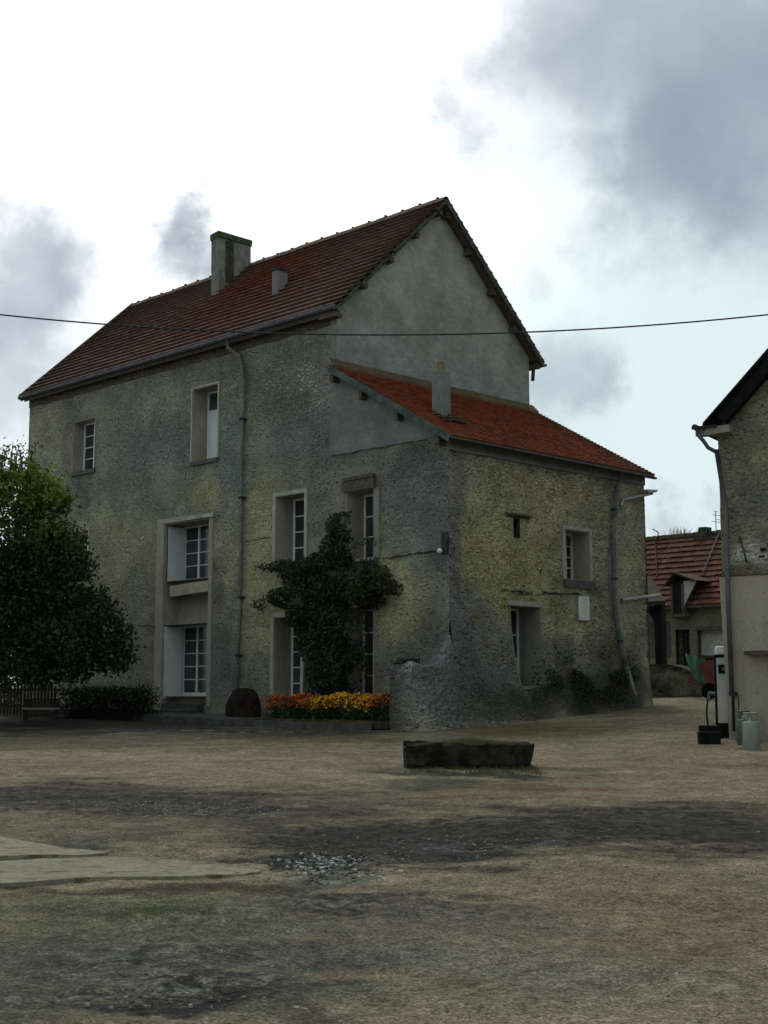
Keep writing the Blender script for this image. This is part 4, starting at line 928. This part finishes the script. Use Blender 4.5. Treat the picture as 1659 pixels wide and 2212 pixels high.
q.prism([(0,.9)]+[(a-ox,wt(a)-.1) for a in np.linspace(ox,aR-.1,14)]+[(aR-ox-.1,.9)],'y',.04,.4); fixn(q.build('wall_core',M['stone'],RWt))
q=MB(); q.prism([(a-ox,wt(a)-.02+.02*random.random()) for a in np.linspace(ox,aR-.1,14)]+[(a-ox,wt(a)+.06) for a in np.linspace(aR-.1,ox,14)],'y',-.1,.45); fixn(q.build('coping',M['stone'],RWt))
mb=MB(); A=[(x,y) for x in (-26,-22,-16,-11,-7,-3,5) for y in (0,)]
# terrace earth: ramps from the wall top up to the back house
xs=np.linspace(ox,aR+14,40); ys=np.linspace(YW+.35,YF+.4,14)
V=[];F=[]
for a in xs:
    for b in ys:
        t=(b-ys[0])/(ys[-1]-ys[0]); zt_=(wt(a)-.12)*(1-t)+(zB+.02)*t if a<aR else None
        if a>=aR: 
            k=min(1,(a-aR)/2.5); zt_=(1.2*(1-t)+(zB+.02)*t)
        V.append((a-ox,b-YW,zt_+.08*mn.noise(Vector((a,b,0)))*(1-t)))
m=len(ys)
for i in range(len(xs)-1):
    for j in range(m-1): F.append((i*m+j,(i+1)*m+j,(i+1)*m+j+1,i*m+j+1))
me=bpy.data.meshes.new('terrace_ground');me.from_pydata(V,[],F);me.update();o=bpy.data.objects.new('terrace_ground',me);C.objects.link(o);me.materials.append(M['earth']);o.location=tuple(RO2);o.rotation_euler=(0,0,ROT);o['kind']='structure'
# red machine, tarp
P=at(1530,1450,41.); zb=float(gz0(P[0],P[1]))+.2
fm=thing('farm_machine',(P[0],P[1],zb),-.5,'faded red farm machine parked on the lane beside the fuel pump','farm machine')
q=MB(); q.prism([(-.55,.35),(-.35,.62),(-.15,.86),(.1,.95),(.9,.95),(.9,.1),(.2,.1),(-.1,.25)],'y',-.4,.4); fixn(q.build('hopper',M['red'],fm,bevel=.02))
q=MB(); q.box(-.1,.8,-.35,.35,.96,1.06,j=.04); q.build('lid',M['stone'],fm)
for sx in (.15,.75):
    q=MB(); q.tube([(sx,-.5,.04),(sx,-.38,.04)],.24,18); q.build('wheel',M['black'],fm)
P=at(1492,1450,40.5)
tp=MB(); n1,n2=12,10; zt0=at(1480,1414,40.5)[2]
def tpp(i,j):
    u=i/n1;v=j/n2; A=at(1480+62*u,1413+14*u,40.5); B=at(1500+45*u,1468-8*u+10*math.sin(u*3),40.5); p=A*(1-v)+B*v; return (p[0],p[1]+.35*u+.08*math.sin(u*14+v*3),p[2]+.03*math.sin(u*20))
o0=np.array(tpp(0,0))
for th in (0,.02):
    for i in range(n1):
        for j in range(n2): tp.face([np.array(tpp(a,b))-o0+np.array([0,th,0]) for a,b in ((i,j),(i+1,j),(i+1,j+1),(i,j+1))],smooth=True)
o=tp.build('tarpaulin',M['tarp'],None,o0); tag(o,'green tarpaulin draped over the front of the red farm machine','tarpaulin')
# bush beyond roof
P=at(1470,1180,75.)
bt=thing('bare_bush',(P[0],P[1],3.),0,'leafless pale twiggy treetop showing above the distant farmhouse roof','tree')
q=MB(); zt=at(1470,1142,75.)[2]-3; 
for k in range(85):
    a=random.gauss(0,.45); s=Vector((a*.4,random.uniform(-.3,.3),zt-2.2)); e=Vector((a*1.15+random.gauss(0,.12),random.uniform(-.5,.5),zt-.45*abs(a)*.5+random.uniform(-.45,.15))); m_=s.lerp(e,.5)+Vector((random.gauss(0,.12),0,0)); q.tube([s,m_,e],[.035,.025,.01],4)
q.build('crown',M['woodlight'],bt); q=MB(); q.tube([(0,0,-.8),(0,0,zt-2)],[.2,.1],8); q.build('trunk',M['bark'],bt)
# ------------------------------------------------------------------ overhead cable
q=MB(); q.tube([(x,24.+.0*x,7.96+.0078*x*x) for x in np.linspace(-22,12.,60)],.014,6); o=q.build('power_cable',M['darkzinc']); tag(o,'thin overhead cable sagging across the yard in front of the farmhouse','cable')
# ------------------------------------------------------------------ ground
def make_ground():
    Yr=[-30,-10,0,3.5]
    y=4.5
    while y<56: Yr.append(y); y*=1.0062
    Yr+= [60,70,90,130,200,400,900]
    Xr=np.concatenate([np.linspace(-40,-1.6,8)[:-1],np.linspace(-1.6,-.34,14)[:-1],np.linspace(-.34,.34,240),np.linspace(.34,1.6,14)[1:],np.linspace(1.6,40,8)[1:]])
    Yr=np.array(Yr); Yg,Xg=np.meshgrid(Yr,Xr,indexing='ij'); S=np.clip(np.abs(Yg),6,None); X=Xg*S; Y=Yg.copy()
    Z=gzd(X,Y)
    base=np.array([.22,.188,.13]); col=np.ones(X.shape+(3,))*base
    n1=fbm(X*.35,Y*.5,31,4); n2=fbm(X*2.2,Y*2.2,41,4); n3=fbm(X*9,Y*9,71,3)
    col*= (1+.85*n1+.55*n2+.5*n3)[...,None]
    wet=np.zeros(X.shape)
    wx=X+1.3*fbm(X*.9,Y*.9,51,4); wy=Y+1.6*fbm(X*.9,Y*.9,61,4)
    wx2=X+1.1*fbm(X*3.,Y*3.,52,4); wy2=Y+1.2*fbm(X*3,Y*3,62,4)
    FN=1.3*fbm(X*.9,Y*3.,81,4)+.9*fbm(X*4,Y*9,91,4)
    def blob(px,py,rx,ry,c,k=1.,w=0.,soft=.6,fine=False,dz=0.):
        nonlocal col,wet,Z
        P=ground_at(px,py); Q=ground_at(px+rx,py); R1=ground_at(px,py-ry); R2=ground_at(px,py+ry)
        ax_=abs(Q[0]-P[0]); ay_=(R1[1]-R2[1])/2; yc=(R1[1]+R2[1])/2
        a,b=(wx2,wy2) if fine else (wx,wy)
        d=np.hypot((a-P[0])/ax_,(b-yc)/ay_)+FN; m=np.clip((1+soft-d)/(2*soft),0,1); m=m*m*(3-2*m)*k*np.clip(1+.9*n3+.5*n2,.3,1.25); m=np.clip(m,0,1)
        if c is not None: col=col*(1-m[...,None])+np.array(c)*m[...,None]*(1+.5*n2+.6*n3)[...,None]
        wet=np.maximum(wet,m*w/k) if w else wet
        if dz: Z=Z+dz*m
    D=(.02,.0195,.0185); D2=(.034,.03,.026); G=(.11,.105,.09); RU=(.115,.07,.035); MO=(.07,.09,.03)
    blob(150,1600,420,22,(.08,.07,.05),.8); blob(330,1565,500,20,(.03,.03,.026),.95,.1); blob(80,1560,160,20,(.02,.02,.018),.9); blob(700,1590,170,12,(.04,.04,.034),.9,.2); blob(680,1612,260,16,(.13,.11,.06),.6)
    blob(1120,1576,230,13,(.1,.075,.035),.85); blob(960,1592,60,6,G,.6); blob(1330,1536,140,10,(.09,.075,.035),.8)
    blob(1120,1700,150,20,(.125,.078,.04),.8); blob(930,1690,80,16,(.05,.055,.04),.8); blob(1010,1668,190,9,(.03,.03,.022),.95)
    blob(110,1715,240,24,D2,.95,.35); blob(380,1748,230,24,D2,1.,.55); blob(560,1760,160,16,D2,.7,.2); blob(10,1745,60,8,G,.6,.8,fine=True)
    for q in ((250,1730,30,3),(330,1735,70,5),(400,1745,60,4),(470,1750,60,4),(540,1752,40,3)): blob(*q,(.08,.08,.08),1.,1.,.3,True,-.012)  # shallow wet dips; puddle glints painted in as paler ground colour
    blob(150,1815,150,9,(.04,.042,.04),.7,.2); blob(560,1760,120,30,(.13,.115,.09),.5)
    blob(800,1835,280,46,D,1.,.55,.35); blob(1050,1810,260,36,D,1.,.4); blob(1350,1800,320,34,D2,.9,.3); blob(1560,1790,200,34,D2,.7,.2); blob(960,1850,200,24,D,.85,.35); blob(1240,1745,260,12,D2,.8,.3)
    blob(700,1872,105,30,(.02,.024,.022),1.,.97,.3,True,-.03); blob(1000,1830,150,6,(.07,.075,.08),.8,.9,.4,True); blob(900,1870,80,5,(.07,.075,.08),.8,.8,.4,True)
    blob(690,1915,120,14,(.1,.11,.095),.7); blob(640,1880,60,30,(.04,.045,.04),.6,.4)
    blob(750,1955,170,26,D2,.95,.4,.5,True); blob(660,1945,90,14,(.04,.045,.043),.9,.4); blob(930,1990,200,24,(.075,.07,.062),.8,.2); blob(1000,1945,140,14,D2,.7,.2)
    blob(340,1972,90,14,MO,.75,0,.6,True); blob(230,1950,200,20,(.14,.14,.07),.5); blob(300,2010,160,22,(.1,.1,.065),.6); blob(60,1940,120,10,(.07,.05,.03),.6)
    blob(420,2100,260,50,(.065,.065,.06),.85,.3,.5,True); blob(330,2160,160,36,D,.95,.5,.5,True,-.02); blob(150,2080,160,40,(.08,.075,.06),.7,.2,.5,True); blob(60,2160,120,50,(.08,.065,.035),.7); blob(500,2130,200,30,D2,.7,.3,.5,True)
    blob(760,2060,260,40,(.1,.095,.08),.6,.1); blob(640,2190,200,26,D2,.6,.2,.6,True)
    blob(1250,2010,220,60,(.15,.115,.075),.4); blob(1500,1960,200,70,(.17,.12,.075),.5); blob(1150,2120,220,80,(.19,.18,.15),.5)
    blob(300,2090,500,160,(.08,.083,.068),.78,.2,.7); blob(150,1990,260,60,(.1,.1,.06),.5); blob(1100,1800,520,50,D,.6,.4,.9); blob(1450,1775,300,40,D2,.6,.3,.9); blob(700,1830,150,50,D,.8,.5,.6)
    blob(300,1740,420,34,D2,.6,.3,.7); blob(1000,2020,260,40,(.11,.1,.085),.5); blob(60,1800,200,20,(.14,.13,.095),.6); blob(300,1924,340,12,(.06,.045,.03),.95); blob(700,1905,90,16,(.085,.095,.08),.7); blob(330,2165,150,26,(.018,.018,.018),1.,.5,.4); blob(250,1725,400,30,(.04,.035,.03),.7,.4); blob(120,1845,200,14,(.06,.055,.045),.7,.2,.6,True)  # includes a brown strip painting the shadow line below the lower slab edge
    V=np.stack([X,Y,Z],-1).reshape(-1,3); ny,nx=X.shape; idx=np.arange(ny*nx).reshape(ny,nx)
    F=np.stack([idx[:-1,:-1],idx[:-1,1:],idx[1:,1:],idx[1:,:-1]],-1).reshape(-1,4)
    me=bpy.data.meshes.new('ground'); me.vertices.add(len(V)); me.vertices.foreach_set('co',V.ravel()); me.loops.add(F.size); me.loops.foreach_set('vertex_index',F.ravel().astype(np.int32))
    me.polygons.add(len(F)); me.polygons.foreach_set('loop_start',np.arange(0,F.size,4,dtype=np.int32)); me.polygons.foreach_set('loop_total',np.full(len(F),4,dtype=np.int32)); me.update(calc_edges=True)
    me.polygons.foreach_set('use_smooth',np.ones(len(F),bool))
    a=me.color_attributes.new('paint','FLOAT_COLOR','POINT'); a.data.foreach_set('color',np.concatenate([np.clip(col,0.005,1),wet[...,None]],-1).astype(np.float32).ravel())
    o=bpy.data.objects.new('ground',me); C.objects.link(o); o['kind']='structure'
    m=bpy.data.materials.new('yard_dirt'); t=NT(m); v=t.obj(); b=t.n('Attribute',{},0,attribute_name='paint'); w=t.n('Attribute',{},3,attribute_name='paint')
    n1=t.noise(v,2.2,8,.72,.4); n2=t.noise(v,11,6,.75); n3=t.noise(v,42,4,.75); n4=t.noise(v,130,3,.7); vo=t.n('TexVoronoi',{'Vector':v,'Scale':26.,'Randomness':1.},0)
    c=t.mix(1.,b,t.mix(t.step(n1,.32,.68),(.8,.8,.77),(1.18,1.18,1.17)),'MULTIPLY'); c=t.mix(1.,c,t.mix(t.step(n2,.38,.62),gray(.76),gray(1.22)),'MULTIPLY'); c=t.mix(1.,c,t.mix(t.step(n4,.38,.62),gray(.68),gray(1.32)),'MULTIPLY'); c=t.mix(1.,c,t.mix(t.step(n3,.4,.6),gray(.55),gray(1.45)),'MULTIPLY')
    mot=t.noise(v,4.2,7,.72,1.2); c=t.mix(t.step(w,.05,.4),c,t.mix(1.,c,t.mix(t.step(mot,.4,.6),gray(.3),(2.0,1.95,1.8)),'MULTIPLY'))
    spots=t.step(t.noise(t.obj((1,1.6,1)),8.5,5,.75,.6),.57,.63); c=t.mix(t.m('MULTIPLY',spots,.75),c,(.045,.04,.03))
    peb=t.m('MULTIPLY',t.step(t.n('TexVoronoi',{'Vector':v,'Scale':14.},0),.16,.1),t.step(n2,.5,.62)); c=t.mix(t.m('MULTIPLY',peb,.55),c,(.3,.29,.25))
    wl_=t.m('ADD',w,t.m('MULTIPLY',t.m('SUBTRACT',n1,.5),.5)); pud=t.step(wl_,.9,.98)
    c=t.mix(pud,c,(.018,.02,.02))
    rough=t.m('SUBTRACT',.95,t.m('MULTIPLY',t.step(w,.1,.9),.22)); rough=t.m('MULTIPLY',rough,t.m('SUBTRACT',1.,t.m('MULTIPLY',pud,.9)))
    h=t.m('ADD',t.m('MULTIPLY',n1,.9),t.m('ADD',t.m('MULTIPLY',n2,.5),t.m('MULTIPLY',n3,.28))); h=t.m('ADD',h,t.m('MULTIPLY',peb,.2)); h=t.m('MULTIPLY',h,t.m('SUBTRACT',1.,pud))
    t.bsdf(c,rough,h,1.,.075,0,t.m('ADD',.12,t.m('MULTIPLY',pud,.4))); me.materials.append(m)
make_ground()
# concrete strips
def slab(pts,th,name,label):
    W_=[ground_at(*p) for p in pts]; n=len(W_); 
    dn=[]
    for i in range(n):
        A,B=W_[i],W_[(i+1)%n]; k=max(2,int(np.linalg.norm(B-A)/.15))
        for j in range(k): 
            p=A+(B-A)*j/k; p=p+np.array([.06*mn.noise(Vector(p*3)),.09*mn.noise(Vector(p*2+5))+.04*mn.noise(Vector(p*9)),0]); p[2]=float(gz(p[0],p[1]))+th; dn.append(p)
    c=np.mean(dn,0); mb=MB(); m=len(dn)
    for i in range(m):
        a,b=dn[i]-c,dn[(i+1)%m]-c; mb.face([a,b,(0,0,0)]); mb.face([a,b,b-np.array([0,0,.16]),a-np.array([0,0,.16])])
    o=mb.build(name,M['conc'],None,c); fixn(o); tag(o,kind='structure'); return o
slab([(-500,1872),(0,1868),(250,1856),(430,1868),(540,1884),(560,1890),(520,1895),(250,1903),(0,1914),(-500,1930)],.03,'concrete_path','')
slab([(-500,1815),(0,1818),(130,1838),(240,1852),(150,1858),(0,1862),(-500,1866)],.045,'concrete_path','')
# rubble in puddle, pebbles: stuff
def stones(name,n,fn,smin,smax,col,var=.4):
    mb=MB()
    for k in range(n):
        px,py=fn(); P=ground_at(px,py); s=random.uniform(smin,smax)**1.; z=float(gzd(P[0],P[1]))+.0; kk=random.uniform(1-var,1+var); c=tuple(x*kk for x in col[random.randrange(len(col))])
        vs=[]; 
        for i in range(8):
            a=i/8*6.283; vs.append((s*random.uniform(.7,1.1)*math.cos(a),s*random.uniform(.6,1.)*math.sin(a)))
        h=s*random.uniform(.15,.4); top=[(P[0]+x*.7,P[1]+y*.7,z+h+random.uniform(-.1,.1)*s) for x,y in vs]; bot=[(P[0]+x,P[1]+y,z-.012) for x,y in vs]; mid=[(P[0]+x*1.02,P[1]+y*1.02,z+h*.4) for x,y in vs]
        mb.face(top,c)
        for i in range(8):
            j=(i+1)%8; mb.face([bot[i],bot[j],mid[j],mid[i]],c); mb.face([mid[i],mid[j],top[j],top[i]],c)
    o=mb.build(name,M['paintmat']); tag(o,kind='stuff'); return o
def g1():
    return random.gauss(715,48),random.gauss(1873,13)
o=stones('rubble',520,g1,.006,.026,[(.3,.31,.3),(.06,.06,.055),(.1,.1,.09),(.05,.05,.05),(.07,.07,.06)]); tag(o,'wet rubble stones lying in the yard pothole, some coloured pale as glints','rubble')  # palest stone colour paints wet glints among the darker stones
def g2():
    r=random.random(); 
    if r<.35: return random.uniform(0,1659),random.uniform(1600,2212)
    if r<.6: return random.gauss(1000,180),random.gauss(1825,22)
    if r<.66: return random.gauss(400,150),random.gauss(2130,35)
    return random.gauss(380,120),random.gauss(1742,9)
o=stones('gravel',1500,g2,.004,.016,[(.2,.185,.15),(.13,.12,.1),(.25,.24,.21),(.08,.075,.06)]); tag(o,'loose gravel and small stones scattered over the dirt yard','gravel')
def g3(): 
    x=random.uniform(860,1400); return x,1576-(x-860)*.1+random.uniform(-6,5)
o=stones('wall_foot_rubble',200,g3,.03,.11,[(.07,.07,.055),(.12,.12,.1),(.05,.05,.04)]); tag(o,'broken stones along the foot of the battered side wall','rubble')
# weeds at foot of walls
mb=MB()
def tuft(P,n,h,col):
    for k in range(n):
        a=random.uniform(0,6.28); r=random.uniform(0,.12); x,y=P[0]+r*math.cos(a),P[1]+r*math.sin(a); l=h*random.uniform(.4,1.1); dx,dy=random.gauss(0,.35)*l,random.gauss(0,.35)*l
        mb.face([(x-.006,y,P[2]-.02),(x+.006,y,P[2]-.02),(x+dx,y+dy,P[2]+l)],lc(col))
for k in range(150):
    px=random.uniform(900,1400); P=ground_at(px,1574-(px-860)*.1+random.uniform(-5,4)); tuft(P,26,random.uniform(.06,.2),(.06,.075,.03) if random.random()<.7 else (.12,.1,.05))
for k in range(60):
    P=ground_at(random.uniform(880,1170),random.uniform(1656,1672)); P[2]=float(gzd(P[0],P[1])); tuft(P,18,.07,(.08,.085,.03))
for k in range(90):
    P=ground_at(random.gauss(340,60),random.gauss(1972,9)); P[2]=float(gzd(P[0],P[1])); tuft(P,10,.012,(.09,.12,.05))
for k in range(40):
    P=ground_at(random.uniform(400,840),random.uniform(1575,1583)); tuft(P,14,.08,(.05,.06,.03))
for k in range(5200):
    px=random.gauss(1290,75); py=random.gauss(1470,28)
    if not (1150<px<1420): continue
    p=P_r(px,py,.02+abs(random.gauss(0,.07))); q_=L2W(*p)
    if mn.noise(Vector((q_[0]*1.3,q_[1]*1.3,q_[2]*1.6)))<.02: continue
    leaf_quad(mb,q_,random.uniform(.04,.1),lc((.03,.042,.018)))
o=mb.build('weeds',M['leaf']); tag(o,'short weeds and grass tufts growing in the yard and along the walls','weeds',kind='stuff')
# litter
# ------------------------------------------------------------------ world, sun, camera
SAZ,SEL=math.radians(-14),math.radians(52)
sc=bpy.context.scene
w=bpy.data.worlds.new("World"); sc.world=w; w.use_nodes=True; t=NT(w)
sky=t.n('TexSky'); sk=sky.node; sk.sky_type='NISHITA'; sk.sun_disc=False; sk.sun_elevation=SEL; sk.sun_rotation=SAZ
tc=t.n('TexCoord',out=0); dirv=t.n('VectorMath',{0:tc},operation='NORMALIZE')
wn=t.n('TexNoise',{'Vector':dirv,'Scale':5.,'Detail':7.,'Roughness':.55},1); wn=t.n('VectorMath',{0:wn,1:(.5,.5,.5)},operation='SUBTRACT'); wv=t.n('VectorMath',{0:wn,'Scale':.2},operation='SCALE')
wn2=t.n('TexNoise',{'Vector':dirv,'Scale':22.,'Detail':6.,'Roughness':.6},1); wn2=t.n('VectorMath',{0:wn2,1:(.5,.5,.5)},operation='SUBTRACT'); wv2=t.n('VectorMath',{0:wn2,'Scale':.07},operation='SCALE')
wd=t.n('VectorMath',{0:t.n('VectorMath',{0:dirv,1:wv},operation='ADD'),1:wv2},operation='ADD')
sd=(math.sin(SAZ)*math.cos(math.radians(34)),math.cos(SAZ)*math.cos(math.radians(34)),math.sin(math.radians(34)))
dt=t.n('VectorMath',{0:dirv,1:sd},1,operation='DOT_PRODUCT')
glow=t.step(dt,-.3,.995); g2_=t.step(dt,.86,1.)
zz=t.n('SeparateXYZ',{0:dirv}).node.outputs[2]
base=t.mix(t.m('POWER',glow,1.6),(.57,.64,.62),(.80,.93,.95))
base=t.mix(g2_,base,(1.6,1.62,1.62))
dark=(.25,.315,.40)
def cb(px,py,r,k,a=.4):
    global base
    d=ray(px,py); d=d/np.linalg.norm(d); R=r/f
    dist=t.n('VectorMath',{0:wd,1:tuple(d)},1,operation='DISTANCE')
    m=t.n('MapRange',{0:dist,1:R*1.5,2:R*a,3:0.,4:k},interpolation_type='SMOOTHSTEP')
    base=t.mix(m,base,tuple(x*1. for x in dark)+(1,))
for q in ((1560,100,300,.62),(1680,300,260,.6),(1480,450,170,.62),(1640,560,150,.4),(1330,60,140,.4),(1080,270,80,.4),(1000,240,40,.3),(40,620,150,.62),(150,600,90,.3),(430,500,110,.75),(400,410,70,.6),(510,510,70,.4),(40,830,130,.42),(120,740,220,.28),(1180,200,200,.22),(600,560,120,.15),(1220,790,110,.42),(1300,830,70,.3),(1475,1090,62,.42),(1130,530,50,.2)): cb(*q)
gen=t.step(t.noise(t.n('VectorMath',{0:dirv,1:(1,1,1.8)},operation='MULTIPLY'),3.2,8,.58),.5,.72)
base=t.mix(t.m('MULTIPLY',gen,.26),base,dark+(1,))
b1=t.n('Background',{'Color':sky,'Strength':.08}); b2=t.n('Background',{'Color':base,'Strength':1.})
t.n('OutputWorld',{'Surface':t.n('MixShader',{0:.93,1:b1,2:b2})})
ld=bpy.data.lights.new('sun','SUN'); ld.energy=.95; ld.angle=math.radians(14); ld.color=(1,.96,.9); lo=bpy.data.objects.new('sun',ld); C.objects.link(lo)
dv=Vector((math.sin(SAZ)*math.cos(SEL),math.cos(SAZ)*math.cos(SEL),math.sin(SEL))); lo.rotation_euler=dv.to_track_quat('Z','Y').to_euler(); lo.location=(0,10,30)
cd=bpy.data.cameras.new('camera'); cd.sensor_fit='VERTICAL'; cd.sensor_height=36; cd.lens=f/H*36; cd.clip_end=3000; cd.clip_start=.1
co=bpy.data.objects.new('camera',cd); C.objects.link(co); co.location=(0,0,1.6); co.rotation_euler=(math.radians(90)+pitch,0,0); sc.camera=co
sc.view_settings.view_transform='Standard'; sc.view_settings.look='None'; sc.view_settings.exposure=0; sc.view_settings.gamma=1
